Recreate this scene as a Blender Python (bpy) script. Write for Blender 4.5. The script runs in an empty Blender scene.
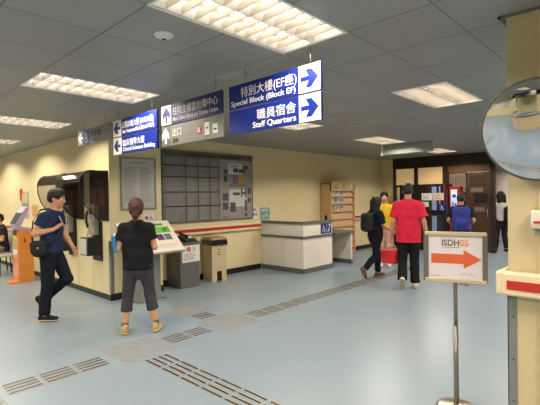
import bpy, bmesh, math, random
import numpy as np
from mathutils import Vector, Matrix
random.seed(7)
SC = bpy.context.scene
COL = SC.collection
PI = math.pi

# ------------------------------------------------------------------ camera, world, exposure
def camera_matrix(yaw, pitch, roll):
    cy, sy, cp, sp, cr, sr = math.cos(yaw), math.sin(yaw), math.cos(pitch), math.sin(pitch), math.cos(roll), math.sin(roll)
    B = Matrix(((1, 0, 0), (0, 0, -1), (0, 1, 0)))
    Rz = Matrix(((cy, -sy, 0), (sy, cy, 0), (0, 0, 1)))
    Rr = Matrix(((cr, -sr, 0), (sr, cr, 0), (0, 0, 1)))
    Rx = Matrix(((1, 0, 0), (0, cp, -sp), (0, sp, cp)))
    return Rz @ Rx @ B @ Rr
cam_data = bpy.data.cameras.new('camera')
cam_data.sensor_width = 36.0
cam_data.lens = 417.5 / 540 * 36.0
cam_data.clip_start = 0.05
cam = bpy.data.objects.new('camera', cam_data)
COL.objects.link(cam)
cam.matrix_world = Matrix.Translation((0, 0, 1.6)) @ camera_matrix(-.8114, -.0119, -.0161).to_4x4()
SC.camera = cam
world = bpy.data.worlds.new('world')
SC.world = world
world.use_nodes = True
world.node_tree.nodes['Background'].inputs[0].default_value = (.8, .85, 1, 1)
world.node_tree.nodes['Background'].inputs[1].default_value = .02
SC.view_settings.view_transform = 'Standard'
SC.view_settings.look = 'None'
SC.view_settings.gamma = 1
SC.view_settings.exposure = 0.0
LAMP_W = 20.5          # watts of each ceiling fixture's downlight
TUBE = 14.0             # strength of the visible fluorescent tubes
LAMP_CUT = (.24, .39)   # cosine range of the louvre cut-off
LAMP_SIDE = 3.3        # how much stronger the louvres throw sideways than straight down
SC.cycles.max_bounces = 7
SC.cycles.diffuse_bounces = 4
SC.cycles.glossy_bounces = 4
SC.cycles.transparent_max_bounces = 8
SC.cycles.sample_clamp_indirect = 3
SC.cycles.blur_glossy = 1.0

# ------------------------------------------------------------------ materials
def lin(c):
    return tuple(((v / 255) / 12.92 if v / 255 <= .04045 else ((v / 255 + .055) / 1.055) ** 2.4) for v in c)
MATS = {}
def mat(name, rgb, rough=.5, metal=0., spec=.5, var=0., vscale=6., bump=0., bscale=60., emit=0., trans=0., alpha=1., coat=0.):
    if name in MATS: return MATS[name]
    m = bpy.data.materials.new(name); m.use_nodes = True
    nt = m.node_tree; p = nt.nodes['Principled BSDF']
    c = lin(rgb) + (1,)
    p.inputs['Base Color'].default_value = c
    p.inputs['Roughness'].default_value = rough
    p.inputs['Metallic'].default_value = metal
    p.inputs['Specular IOR Level'].default_value = spec
    p.inputs['Transmission Weight'].default_value = trans
    p.inputs['Alpha'].default_value = alpha
    p.inputs['Coat Weight'].default_value = coat
    if emit:
        p.inputs['Emission Color'].default_value = c
        p.inputs['Emission Strength'].default_value = emit
    if var or bump:
        tc = nt.nodes.new('ShaderNodeTexCoord')
    if var:
        n = nt.nodes.new('ShaderNodeTexNoise'); n.inputs['Scale'].default_value = vscale; n.inputs['Detail'].default_value = 4
        nt.links.new(tc.outputs['Object'], n.inputs['Vector'])
        r = nt.nodes.new('ShaderNodeMapRange')
        r.inputs[1].default_value = .3; r.inputs[2].default_value = .7; r.inputs[3].default_value = 1 - var; r.inputs[4].default_value = 1 + var
        nt.links.new(n.outputs['Fac'], r.inputs[0])
        mx = nt.nodes.new('ShaderNodeVectorMath'); mx.operation = 'SCALE'; mx.inputs[0].default_value = c[:3]
        nt.links.new(r.outputs[0], mx.inputs['Scale'])
        nt.links.new(mx.outputs[0], p.inputs['Base Color'])
    if bump:
        n2 = nt.nodes.new('ShaderNodeTexNoise'); n2.inputs['Scale'].default_value = bscale; n2.inputs['Detail'].default_value = 3
        nt.links.new(tc.outputs['Object'], n2.inputs['Vector'])
        b = nt.nodes.new('ShaderNodeBump'); b.inputs['Strength'].default_value = bump; b.inputs['Distance'].default_value = .01
        nt.links.new(n2.outputs['Fac'], b.inputs['Height'])
        nt.links.new(b.outputs[0], p.inputs['Normal'])
    MATS[name] = m
    return m
def nodes_of(m):
    nt = m.node_tree
    return nt, nt.nodes, nt.links, nt.nodes['Principled BSDF']
def math_node(nt, op, a=None, b=None, c=None):
    n = nt.nodes.new('ShaderNodeMath'); n.operation = op
    for i, v in enumerate((a, b, c)):
        if v is None: continue
        if isinstance(v, (int, float)): n.inputs[i].default_value = v
        else: nt.links.new(v, n.inputs[i])
    return n.outputs[0]
def line_mask(nt, coord, period, offset, width):
    """1 on thin lines every `period` metres along a coordinate"""
    f = math_node(nt, 'FRACT', math_node(nt, 'DIVIDE', math_node(nt, 'SUBTRACT', coord, offset - period / 2), period))
    d = math_node(nt, 'ABSOLUTE', math_node(nt, 'SUBTRACT', f, .5))
    return math_node(nt, 'LESS_THAN', d, width / period / 2)
def make_ceiling_mat():
    m = mat('ceiling_panels', (152, 153, 150), .42, 0, .4)
    nt, N, L, p = nodes_of(m)
    g = N.new('ShaderNodeNewGeometry'); s = N.new('ShaderNodeSeparateXYZ'); L.new(g.outputs['Position'], s.inputs[0])
    lm = math_node(nt, 'MAXIMUM', line_mask(nt, s.outputs[0], .6, 1.3075, .011), line_mask(nt, s.outputs[1], .6, 1.0109, .009))
    n = N.new('ShaderNodeTexNoise'); n.inputs['Scale'].default_value = .9; n.inputs['Detail'].default_value = 3
    L.new(g.outputs['Position'], n.inputs['Vector'])
    # one slightly different tone for each panel
    fx = math_node(nt, 'FLOOR', math_node(nt, 'DIVIDE', math_node(nt, 'SUBTRACT', s.outputs[0], 1.3075), .6))
    fy = math_node(nt, 'FLOOR', math_node(nt, 'DIVIDE', math_node(nt, 'SUBTRACT', s.outputs[1], 1.0109), .6))
    cb = N.new('ShaderNodeCombineXYZ'); L.new(fx, cb.inputs[0]); L.new(fy, cb.inputs[1])
    wn = N.new('ShaderNodeTexWhiteNoise'); wn.noise_dimensions = '3D'; L.new(cb.outputs[0], wn.inputs['Vector'])
    f = math_node(nt, 'ADD', math_node(nt, 'MULTIPLY', n.outputs['Fac'], .10), math_node(nt, 'MULTIPLY', wn.outputs['Value'], .07))
    f = math_node(nt, 'ADD', f, .90)
    f = math_node(nt, 'MULTIPLY', f, math_node(nt, 'SUBTRACT', 1.0, math_node(nt, 'MULTIPLY', lm, .55)))
    mx = N.new('ShaderNodeVectorMath'); mx.operation = 'SCALE'; mx.inputs[0].default_value = lin((152, 153, 150))
    L.new(f, mx.inputs['Scale']); L.new(mx.outputs[0], p.inputs['Base Color'])
    b = N.new('ShaderNodeBump'); b.inputs['Strength'].default_value = .5; b.inputs['Distance'].default_value = .004
    L.new(math_node(nt, 'SUBTRACT', 1.0, lm), b.inputs['Height']); L.new(b.outputs[0], p.inputs['Normal'])
    return m
def make_floor_mat():
    m = mat('blue_vinyl_floor', (166, 190, 206), .34, 0, .4)
    nt, N, L, p = nodes_of(m)
    g = N.new('ShaderNodeNewGeometry'); s = N.new('ShaderNodeSeparateXYZ'); L.new(g.outputs['Position'], s.inputs[0])
    n = N.new('ShaderNodeTexNoise'); n.inputs['Scale'].default_value = .8; n.inputs['Detail'].default_value = 1
    L.new(g.outputs['Position'], n.inputs['Vector'])
    n3 = N.new('ShaderNodeTexNoise'); n3.inputs['Scale'].default_value = 90; n3.inputs['Detail'].default_value = 2
    L.new(g.outputs['Position'], n3.inputs['Vector'])
    r = N.new('ShaderNodeValToRGB')
    r.color_ramp.elements[0].position = .3; r.color_ramp.elements[0].color = lin((135, 152, 167)) + (1,)
    r.color_ramp.elements[1].position = .7; r.color_ramp.elements[1].color = lin((142, 156, 167)) + (1,)
    L.new(n.outputs['Fac'], r.inputs[0])
    seam = math_node(nt, 'MAXIMUM', line_mask(nt, s.outputs[1], 2.0, .75, .006), line_mask(nt, s.outputs[0], 8.0, 1.5, .005))
    f = math_node(nt, 'SUBTRACT', math_node(nt, 'ADD', .98, math_node(nt, 'MULTIPLY', n3.outputs['Fac'], .02)), math_node(nt, 'MULTIPLY', seam, .14))
    mx = N.new('ShaderNodeVectorMath'); mx.operation = 'SCALE'
    L.new(r.outputs[0], mx.inputs[0]); L.new(f, mx.inputs['Scale']); L.new(mx.outputs[0], p.inputs['Base Color'])
    n4 = N.new('ShaderNodeTexNoise'); n4.inputs['Scale'].default_value = 7; n4.inputs['Detail'].default_value = 2
    L.new(g.outputs['Position'], n4.inputs['Vector'])
    b = N.new('ShaderNodeBump'); b.inputs['Strength'].default_value = .01; b.inputs['Distance'].default_value = .002
    L.new(n4.outputs['Fac'], b.inputs['Height']); L.new(b.outputs[0], p.inputs['Normal'])
    return m
def make_wood_mat(name, c0, c1, scale=(1, 1, 12), rough=.45):
    m = mat(name, c0, rough)
    nt, N, L, p = nodes_of(m)
    tc = N.new('ShaderNodeTexCoord'); mp = N.new('ShaderNodeMapping'); mp.inputs['Scale'].default_value = scale
    L.new(tc.outputs['Object'], mp.inputs[0])
    n = N.new('ShaderNodeTexNoise'); n.inputs['Scale'].default_value = 4; n.inputs['Detail'].default_value = 6; n.inputs['Distortion'].default_value = .6
    L.new(mp.outputs[0], n.inputs['Vector'])
    r = N.new('ShaderNodeValToRGB')
    r.color_ramp.elements[0].position = .3; r.color_ramp.elements[0].color = lin(c0) + (1,)
    r.color_ramp.elements[1].position = .7; r.color_ramp.elements[1].color = lin(c1) + (1,)
    L.new(n.outputs['Fac'], r.inputs[0]); L.new(r.outputs[0], p.inputs['Base Color'])
    return m
M_CEIL = make_ceiling_mat()
M_FLOOR = make_floor_mat()
M_WALL = mat('cream_wall_paint', (226, 210, 166), .55, 0, .3, var=.03, vscale=1.5, bump=.03, bscale=120)
M_PILLAR = mat('cream_vinyl_pillar', (206, 189, 150), .5, 0, .35, var=.03, vscale=2.0)
M_LILAC = mat('pale_lilac_wall', (205, 190, 190), .6, var=.03)
M_BLACKBASE = mat('black_skirting', (28, 27, 26), .4)
M_RAIL = mat('cream_rail_plastic', (232, 215, 178), .4, var=.02)
M_RED = mat('red_rail_strip', (186, 42, 32), .45)
M_STEEL = mat('brushed_steel', (150, 152, 150), .35, .9, var=.05, vscale=30)
M_ALU = mat('satin_aluminium', (182, 172, 150), .32, .85, var=.04, vscale=20)
M_GREYP = mat('grey_paint', (128, 132, 130), .4, .2, var=.04)
M_GREYDK = mat('dark_grey_trim', (92, 98, 92), .45, var=.04)
M_WHITE = mat('white_paint', (235, 232, 225), .45)
M_WHITEREFL = mat('white_enamel_reflector', (240, 238, 230), .3, 0, .6)
M_LOUVRE = mat('louvre_blades', (226, 218, 206), .35, .15)
M_TUBE = mat('fluorescent_tube', (255, 236, 216), .4, emit=TUBE)
M_PAPER = mat('paper_white', (226, 222, 216), .7)
M_PAPERG = mat('paper_grey', (186, 186, 180), .6, var=.04, vscale=5)
M_PAPERP = mat('paper_pink', (228, 196, 182), .7)
M_INK = mat('print_ink', (70, 70, 72), .7)
M_INKL = mat('pale_print_ink', (128, 128, 128), .7)
M_SBLUE = mat('sign_blue', (17, 40, 128), .35, 0, .4)
M_SBLUEDK = mat('sign_navy', (34, 42, 108), .35, 0, .4)
M_SGREY = mat('sign_grey', (126, 124, 120), .4)
M_SWHITE = mat('sign_white', (238, 232, 226), .4)
M_BLACKPL = mat('black_plastic', (22, 22, 24), .35)
M_BLACKFAB = mat('black_fabric', (18, 18, 20), .8, var=.15, vscale=12, bump=.2, bscale=80)
M_CHROME = mat('chrome', (200, 200, 200), .12, 1)
M_MIRROR = mat('convex_mirror_silver', (215, 220, 224), .02, 1)

# ------------------------------------------------------------------ mesh helpers
class MB:
    def __init__(s): s.bm = bmesh.new()
    def _faces(s, verts, faces, mi, smooth=False):
        vs = [s.bm.verts.new(v) for v in verts]
        out = []
        for f in faces:
            try:
                fc = s.bm.faces.new([vs[i] for i in f]); fc.material_index = mi; fc.smooth = smooth; out.append(fc)
            except ValueError: pass
        return vs, out
    def hexa(s, P, mi=0, bev=0):
        vs, fs = s._faces(P, [(0, 3, 2, 1), (4, 5, 6, 7), (0, 1, 5, 4), (1, 2, 6, 5), (2, 3, 7, 6), (3, 0, 4, 7)], mi)
        if bev:
            es = list({e for f in fs for e in f.edges})
            r = bmesh.ops.bevel(s.bm, geom=es, offset=bev, segments=2, profile=.6, affect='EDGES')
            for f in r['faces']: f.material_index = mi; f.smooth = True
        return s
    def box(s, x0, x1, y0, y1, z0, z1, mi=0, bev=0):
        return s.hexa([(x0, y0, z0), (x1, y0, z0), (x1, y1, z0), (x0, y1, z0), (x0, y0, z1), (x1, y0, z1), (x1, y1, z1), (x0, y1, z1)], mi, bev)
    def obox(s, c, size, R, mi=0, bev=0):
        hx, hy, hz = size[0] / 2, size[1] / 2, size[2] / 2
        P = [Vector(c) + R @ Vector(v) for v in ((-hx, -hy, -hz), (hx, -hy, -hz), (hx, hy, -hz), (-hx, hy, -hz), (-hx, -hy, hz), (hx, -hy, hz), (hx, hy, hz), (-hx, hy, hz))]
        return s.hexa(P, mi, bev)
    def tube(s, pts, r, seg=10, mi=0, close=False):
        pts = [Vector(p) for p in pts]; n = len(pts)
        rr = r if isinstance(r, (list, tuple)) else [r] * n
        rings = []; prev = None
        for i, p in enumerate(pts):
            t = (pts[min(i + 1, n - 1)] - pts[max(i - 1, 0)]).normalized()
            if prev is None:
                a = Vector((0, 0, 1)) if abs(t.z) < .9 else Vector((1, 0, 0))
                u = t.cross(a).normalized()
            else:
                u = (prev - t * prev.dot(t)).normalized()
            prev = u; v = t.cross(u)
            rings.append([s.bm.verts.new(p + (u * math.cos(2 * PI * k / seg) + v * math.sin(2 * PI * k / seg)) * rr[i]) for k in range(seg)])
        for a, b in zip(rings, rings[1:]):
            for k in range(seg):
                f = s.bm.faces.new((a[k], a[(k + 1) % seg], b[(k + 1) % seg], b[k])); f.smooth = True; f.material_index = mi
        for ring, rev in ((rings[0], True), (rings[-1], False)):
            f = s.bm.faces.new(ring[::-1] if rev else ring); f.material_index = mi
        return s
    def lathe(s, prof, seg=32, mi=0, origin=(0, 0, 0), R=None):
        R = R or Matrix.Identity(3); o = Vector(origin); rings = []
        for r, z in prof:
            if r < 1e-6: rings.append([s.bm.verts.new(o + R @ Vector((0, 0, z)))])
            else: rings.append([s.bm.verts.new(o + R @ Vector((r * math.cos(2 * PI * k / seg), r * math.sin(2 * PI * k / seg), z))) for k in range(seg)])
        for a, b in zip(rings, rings[1:]):
            for k in range(seg):
                k2 = (k + 1) % seg
                if len(a) == 1 and len(b) == 1: continue
                if len(a) == 1: vs = (a[0], b[k2], b[k])
                elif len(b) == 1: vs = (a[k], a[k2], b[0])
                else: vs = (a[k], a[k2], b[k2], b[k])
                f = s.bm.faces.new(vs); f.smooth = True; f.material_index = mi
        return s
    def prism(s, poly, y0, y1, mi=0, plane='xz', bev=0):
        """polygon in xz (or yz / xy) extruded along the remaining axis"""
        def P(a, b, t):
            return (a, t, b) if plane == 'xz' else ((t, a, b) if plane == 'yz' else (a, b, t))
        n = len(poly)
        verts = [P(a, b, y0) for a, b in poly] + [P(a, b, y1) for a, b in poly]
        faces = [tuple(range(n)), tuple(range(2 * n - 1, n - 1, -1))] + [(i, n + i, n + (i + 1) % n, (i + 1) % n) for i in range(n)]
        vs, fs = s._faces(verts, faces, mi)
        if bev:
            es = list({e for f in fs for e in f.edges})
            r = bmesh.ops.bevel(s.bm, geom=es, offset=bev, segments=2, profile=.6, affect='EDGES')
            for f in r['faces']: f.material_index = mi
        return s
    def ball(s, c, r, mi=0, seg=16, R=None):
        r = r if isinstance(r, (list, tuple)) else (r, r, r)
        g = bmesh.ops.create_uvsphere(s.bm, u_segments=seg, v_segments=max(6, seg // 2), radius=1)
        for v in g['verts']:
            q = Vector((v.co.x * r[0], v.co.y * r[1], v.co.z * r[2]))
            v.co = Vector(c) + (R @ q if R else q)
        for f in {f for v in g['verts'] for f in v.link_faces}: f.smooth = True; f.material_index = mi
        return s
    def build(s, name, mats, parent=None, loc=None, rotz=None):
        bmesh.ops.recalc_face_normals(s.bm, faces=s.bm.faces)
        me = bpy.data.meshes.new(name); s.bm.to_mesh(me); s.bm.free()
        for m in (mats if isinstance(mats, (list, tuple)) else [mats]): me.materials.append(m)
        return link(name, me, parent, loc, rotz)
def link(name, me, parent=None, loc=None, rotz=None):
    o = bpy.data.objects.new(name, me); COL.objects.link(o)
    if parent: o.parent = parent
    if loc: o.location = loc
    if rotz is not None: o.rotation_euler = (0, 0, rotz)
    return o
def tag(o, label=None, cat=None, group=None, kind=None):
    if label: o['label'] = label
    if cat: o['category'] = cat
    if group: o['group'] = group
    if kind: o['kind'] = kind
    return o
def thing(name, label, cat, loc=(0, 0, 0), rotz=0., group=None):
    o = bpy.data.objects.new(name, None); COL.objects.link(o); o.empty_display_size = .1
    o.location = loc; o.rotation_euler = (0, 0, rotz)
    return tag(o, label, cat, group)
def struct(o): o['kind'] = 'structure'; return o
def copy_tree(o, parent=None):
    c = o.copy(); COL.objects.link(c); c.parent = parent
    for ch in [x for x in SC.objects if x.parent == o]: copy_tree(ch, c)
    return c
def text_mesh(name, body, mt, parent, x, z, y, em, width=None, align='LEFT', bold=.0, depth=.0008, facing_up=False):
    """raised lettering in the local xz plane facing -y; (x, z) is the baseline start (or end)"""
    c = bpy.data.curves.new('lettering', 'FONT'); c.body = body; c.size = em; c.align_x = 'LEFT'
    c.extrude = depth; c.offset = bold; c.resolution_u = 3
    o = bpy.data.objects.new('lettering', c); COL.objects.link(o)
    me = bpy.data.meshes.new_from_object(o.evaluated_get(bpy.context.evaluated_depsgraph_get()))
    bpy.data.objects.remove(o); bpy.data.curves.remove(c)
    co = np.empty(len(me.vertices) * 3); me.vertices.foreach_get('co', co); co = co.reshape(-1, 3)
    x0, x1 = co[:, 0].min(), co[:, 0].max()
    sx = width / (x1 - x0) if width else 1
    X = (co[:, 0] - x0) * sx
    W = (x1 - x0) * sx
    if align == 'RIGHT': X = X - W
    if align == 'CENTER': X = X - W / 2
    new = np.stack([X + x, y - co[:, 2], co[:, 1] + z], 1)
    me.vertices.foreach_set('co', new.ravel()); me.update()
    me.materials.clear(); me.materials.append(mt)
    return link(name, me, parent)
def arrow_poly(cx, cz, s, ang):
    """blocky arrow pointing along ang (0 = +x)"""
    pts = [(-.95, .20), (-.05, .20), (-.42, .80), (.22, .80), (.98, 0), (.22, -.80), (-.42, -.80), (-.05, -.20), (-.95, -.20)]
    c, sn = math.cos(ang), math.sin(ang)
    return [(cx + s * (a * c - b * sn), cz + s * (a * sn + b * c)) for a, b in pts]
def stroke(mb, pts, w, y0, y1, mi=0):
    for (ax, az), (bx, bz) in zip(pts, pts[1:]):
        d = math.hypot(bx - ax, bz - az) or 1e-6; nx, nz = -(bz - az) / d * w / 2, (bx - ax) / d * w / 2
        ex, ez = (bx - ax) / d * w * .3, (bz - az) / d * w * .3
        mb.prism([(ax - ex + nx, az - ez + nz), (ax - ex - nx, az - ez - nz), (bx + ex - nx, bz + ez - nz), (bx + ex + nx, bz + ez + nz)], y0, y1, mi)
def disc(mb, cx, cz, r, y0, y1, mi=0, seg=18):
    mb.prism([(cx + r * math.cos(2 * PI * k / seg), cz + r * math.sin(2 * PI * k / seg)) for k in range(seg)], y0, y1, mi)
def wheelchair(mb, cx, cz, s, y0, y1, mi=0, flip=1):
    disc(mb, cx - .18 * s * flip, cz + .82 * s, .15 * s, y0, y1, mi)
    T = lambda l: [(cx + a * s * flip, cz + b * s) for a, b in l]
    stroke(mb, T([(-.16, .62), (-.08, -.02), (.36, -.02), (.58, -.62), (.80, -.55)]), .17 * s, y0, y1, mi)
    stroke(mb, T([(-.12, .34), (.32, .34)]), .14 * s, y0, y1, mi)
    stroke(mb, T([(-.02 + .48 * math.cos(a), -.36 + .48 * math.sin(a)) for a in [math.radians(q) for q in range(115, 351, 20)]]), .13 * s, y0, y1, mi)
def text_lines(mb, x0, x1, z0, z1, n, y0, y1, mi=0, fill=.45, rnd=random):
    """rows of short dashes standing for unreadable small print"""
    dz = (z1 - z0) / n
    for i in range(n):
        z = z1 - (i + .5) * dz; x = x0
        end = x1 - rnd.random() * (x1 - x0) * .35
        mb.box(x0, end, y0, y1, z - dz * fill / 2, z + dz * fill / 2, mi)

# ------------------------------------------------------------------ setting
CZ = 2.747                      # ceiling height
GX, GY, T = 1.3075, 1.0109, .6  # ceiling grid
W1 = 6.69
FIX = []                        # fixtures: cell i..i+1, j
for i in (-10, -5, 0, 5, 10, 15):
    for j in (-11, -7, -3, 1, 5):
        FIX.append((i, j))
for i in (-10, -5, 0):
    FIX += [(i, 9), (i, 13), (i, 17), (i, 21)]
FIX = [f for f in FIX if not (f[0] == 15 and f[1] < -3)] + [(20, 1), (20, 5)]  # last two are unseen fixtures added to brighten the corridor and office
mb = MB(); mb.box(-7, 17, -8, 17, -.1, 0)
struct(mb.build('floor', M_FLOOR))
holes = {(i + a, j) for i, j in FIX for a in (0, 1)}
mb = MB()
for i in range(-14, 27):
    for j in range(-16, 27):
        if (i, j) in holes: continue
        x, y = GX + i * T, GY + j * T
        mb._faces([(x, y, CZ), (x + T, y, CZ), (x + T, y + T, CZ), (x, y + T, CZ)], [(0, 3, 2, 1)], 0)
bmesh.ops.remove_doubles(mb.bm, verts=mb.bm.verts, dist=.001)
o = struct(mb.build('ceiling', M_CEIL))
for p in o.data.polygons: pass
def wall(name, x0, x1, y0, y1, m=M_WALL, z0=0, z1=CZ):
    return struct(MB().box(x0, x1, y0, y1, z0, z1).build(name, m))
wall('wall_back', 3.05, 12.31, W1, W1 + .15)
wall('wall_left', 3.05, 3.2, W1 + .15, 16)
wall('wall_column', 3.05, 3.985, 6.40, W1)
wall('wall_end', 12.31, 12.45, 6.27, W1 + .15)
wall('wall_west', -6.2, -6, -8, 16)
wall('wall_south', -6.2, 17, -8.1, -8)
wall('wall_north', -6.2, 3.2, 16, 16.15)
wall('wall_east', 12.31, 12.45, -8, 1.9)
wall('wall_corridor', 15.6, 15.75, -8, W1 + .15, M_LILAC)
wall('wall_office', 12.45, 15.6, W1, W1 + .15)
wall('wall_partition', 14.9, 15.0, 4.2, W1)
wall('wall_pillar', 3.05, 3.75, -.02, .752, M_PILLAR)
def base(name, *a): return struct(MB().box(*a).build(name, M_BLACKBASE))
base('baseboard_back', 3.99, 6.70, W1 - .02, W1 + .01, 0, .112)
base('baseboard_far', 8.52, 12.31, W1 - .02, W1 + .01, 0, .112)
base('baseboard_left', 3.035, 3.06, 6.385, 16, 0, .085)
base('baseboard_column', 3.04, 3.99, 6.385, 6.41, 0, .105)
# metal ceiling trim round the pillar
mb = MB()
mb.box(3.005, 3.025, -.1, .79, CZ - .014, CZ); mb.box(3.005, 3.8, .775, .79, CZ - .014, CZ)
struct(mb.build('trim_1', mat('ceiling_trim', (110, 108, 100), .5)))
mb = MB(); mb.box(3.025, 3.05, .52, .575, 0, CZ); struct(mb.build('trim_2', M_PILLAR))        # cable trunking
mb = MB(); mb.box(3.043, 3.05, .705, .757, 0, .93); mb.box(3.043, 3.1, .752, .758, 0, .93)
for z in (.25, .52, .8): mb.lathe([(0, .0035), (.005, .003), (.006, 0)], 8, 1, (3.043, .725, z), Matrix.Rotation(-PI / 2, 3, 'Y'))
for z in (.145, .165, .185): mb.box(3.041, 3.043, .705, .757, z, z + .008, 2)
struct(mb.build('trim_3', [M_GREYP, M_BLACKPL, M_ALU]))
mb = MB(); mb.box(3.044, 3.05, 6.40, 6.455, .11, .95); mb.box(3.044, 3.10, 6.394, 6.40, .11, .95)
struct(mb.build('trim_4', M_STEEL))
for k, y in enumerate((7.05, 7.65, 8.25)):
    struct(MB().box(3.046, 3.051, y, y + .006, .09, .9).build('trim_%d' % (5 + k), mat('wall_seam', (190, 172, 130), .6)))

# ------------------------------------------------------------------ handrails (crash rails)
def rail_profile_box(mb, axis, a0, a1, face, z, out=.075, cap0=False, cap1=False):
    """rail along an axis; `face` = wall face coordinate, the rail stands out by `out` to the negative side"""
    for (d0, d1, z0, z1, mi) in ((out, .0, z - .082, z + .082, 0), (out + .005, out - .004, z - .034, z + .03, 1)):
        f0, f1 = face - d0, face - (d1 if mi else .012)
        b = .018 if mi == 0 else 0
        if axis == 'x': mb.box(a0, a1, f0, f1, z0, z1, mi, b)
        else: mb.box(f0, f1, a0, a1, z0, z1, mi, b)
def crash_rail(label, axis, a0, a1, face, z=.985):
    t = thing('handrail', label, 'handrail')
    g = lambda lo, hi, d0, d1, z0, z1: (lo, hi, face - d0, face - d1, z0, z1) if axis == 'x' else (face - d0, face - d1, lo, hi, z0, z1)
    MB().box(*g(a0, a1, .075, .02, z - .082, z + .08), 0, .012).build('rail_body', M_RAIL, t)
    MB().box(*g(a0 + .05, a1 - .02, .079, .07, z - .03, z + .03)).build('red_strip', M_RED, t)
    mb = MB(); n = max(2, int((a1 - a0) / .8))
    for i in range(n):
        c = a0 + .15 + (a1 - a0 - .3) * i / (n - 1)
        mb.box(*g(c - .04, c + .04, .03, .001, z - .05, z + .05))
    mb.build('bracket', M_GREYDK, t)
    return t
crash_rail('long cream handrail with red stripe under the grey directory board', 'x', 4.02, 6.68, W1)
crash_rail('cream handrail with red stripe on wall right of the wooden rack', 'x', 10.25, 12.2, W1)
crash_rail('cream handrail with red stripe behind the orange kiosk', 'y', 8.45, 15.5, 3.05)
# pillar rail: wraps the corner
t = thing('handrail', 'near cream handrail with red stripe wrapping the right pillar', 'handrail')
mb = MB(); z = 1.025
mb.box(2.955, 3.03, -.02, .775, z - .076, z + .076, 0, .016)
mb.box(2.957, 3.70, .764, .806, z - .076, z + .076, 0, .016)
mb.build('rail_body', M_RAIL, t)
MB().box(2.949, 2.96, -.02, .738, z - .032, z + .024).build('red_strip', M_RED, t)
mb = MB(); mb.box(3.02, 3.05, .1, .2, z - .05, z + .05); mb.box(3.02, 3.05, .6, .68, z - .05, z + .05); mb.box(3.2, 3.3, .752, .77, z - .05, z + .05)
mb.build('bracket', M_GREYDK, t)

# ------------------------------------------------------------------ ceiling fixtures
def make_fixture():
    t = thing('ceiling_light', 'x', 'ceiling light')
    L, W, Hh = 2 * T, T, .10
    mb = MB()
    e = .006
    mb.box(e, L - e, e, .012, 0, Hh); mb.box(e, L - e, W - .012, W - e, 0, Hh); mb.box(e, .012, .012, W - .012, 0, Hh); mb.box(L - .012, L - e, .012, W - .012, 0, Hh)
    mb.box(e, L - e, e, W - e, Hh, Hh + .008)
    mb.build('housing', M_WHITEREFL, t)
    mb = MB()
    for a in ((0, L, -.004, .014), (0, L, W - .014, W + .004)): mb.box(a[0], a[1], a[2], a[3], -.006, .002)
    mb.box(-.004, .014, 0, W, -.006, .002); mb.box(L - .014, L + .004, 0, W, -.006, .002)
    mb.build('frame', M_WHITE, t)
    for y in (W * .27, W * .73):
        MB().tube([(.05, y, .062), (L - .05, y, .062)], .014, 8).build('fluorescent_tube', M_TUBE, t)
    mb = MB()
    for y in (.02, W / 2, W - .02):     # long V reflectors
        for sg in ((1,) if y < .1 else ((-1,) if y > W - .1 else (-1, 1))):
            mb.hexa([(.014, y, .0), (L - .014, y, .0), (L - .014, y + .004 * sg, .0), (.014, y + .004 * sg, .0),
                     (.014, y + .035 * sg - .004 * sg, .045), (L - .014, y + .035 * sg - .004 * sg, .045), (L - .014, y + .035 * sg, .045), (.014, y + .035 * sg, .045)])
    mb.build('side_reflector', M_WHITEREFL, t)
    mb = MB(); n = 11
    for i in range(1, n):
        x = L * i / n
        mb.prism([(x - .003, 0), (x + .003, 0), (x + .010, .040), (x - .010, .040)], .02, W - .02)
    mb.build('louvre', M_LOUVRE, t)
    ld = bpy.data.lights.new('downlight', 'AREA'); ld.shape = 'RECTANGLE'; ld.size = L - .06; ld.size_y = W - .06
    ld.energy = LAMP_W; ld.color = lin((255, 244, 226)); 
    ld.use_nodes = True; nt = ld.node_tree; em = nt.nodes['Emission']
    g = nt.nodes.new('ShaderNodeNewGeometry'); dt = nt.nodes.new('ShaderNodeVectorMath'); dt.operation = 'DOT_PRODUCT'
    nt.links.new(g.outputs['Incoming'], dt.inputs[0]); nt.links.new(g.outputs['Normal'], dt.inputs[1])
    ca = math_node(nt, 'ABSOLUTE', dt.outputs['Value'])
    mr = nt.nodes.new('ShaderNodeMapRange'); mr.interpolation_type = 'SMOOTHSTEP'; mr.inputs[1].default_value = LAMP_CUT[0]; mr.inputs[2].default_value = LAMP_CUT[1]
    nt.links.new(ca, mr.inputs[0])
    side = math_node(nt, 'ADD', 1.0, math_node(nt, 'MULTIPLY', math_node(nt, 'SUBTRACT', 1.0, ca), LAMP_SIDE))
    nt.links.new(math_node(nt, 'MULTIPLY', mr.outputs[0], side), em.inputs['Strength'])
    lo = bpy.data.objects.new('downlight', ld); COL.objects.link(lo); lo.parent = t; lo.location = (L / 2, W / 2, -.012)
    return t
LBL = {(0, 1): 'largest ceiling light, nearest, at the top middle above the hanging signs', (0, 5): 'ceiling light above the blue left-pointing signs, second nearest on the left',
       (0, 9): 'narrow-looking ceiling light at the left edge, beyond the louvred one above the signs', (0, 13): 'farthest ceiling light at the left edge near the wall top',
       (5, 1): 'square-looking ceiling light left of the round mirror', (5, 5): 'ceiling light partly hidden behind the Staff Quarters sign',
       (10, 5): 'ceiling light beside the blank hanging sign near the dark doors', (15, 5): 'farthest ceiling light just in front of the dark entrance', (10, 1): 'ceiling light hidden behind the round mirror', (20, 1): 'added ceiling light brightening the corridor beyond the entrance opening', (20, 5): 'added ceiling light brightening the room behind the lit upper windows', (15, 1): 'ceiling light between the entrance and the pillar, behind the mirror'}
fx = make_fixture()
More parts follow.
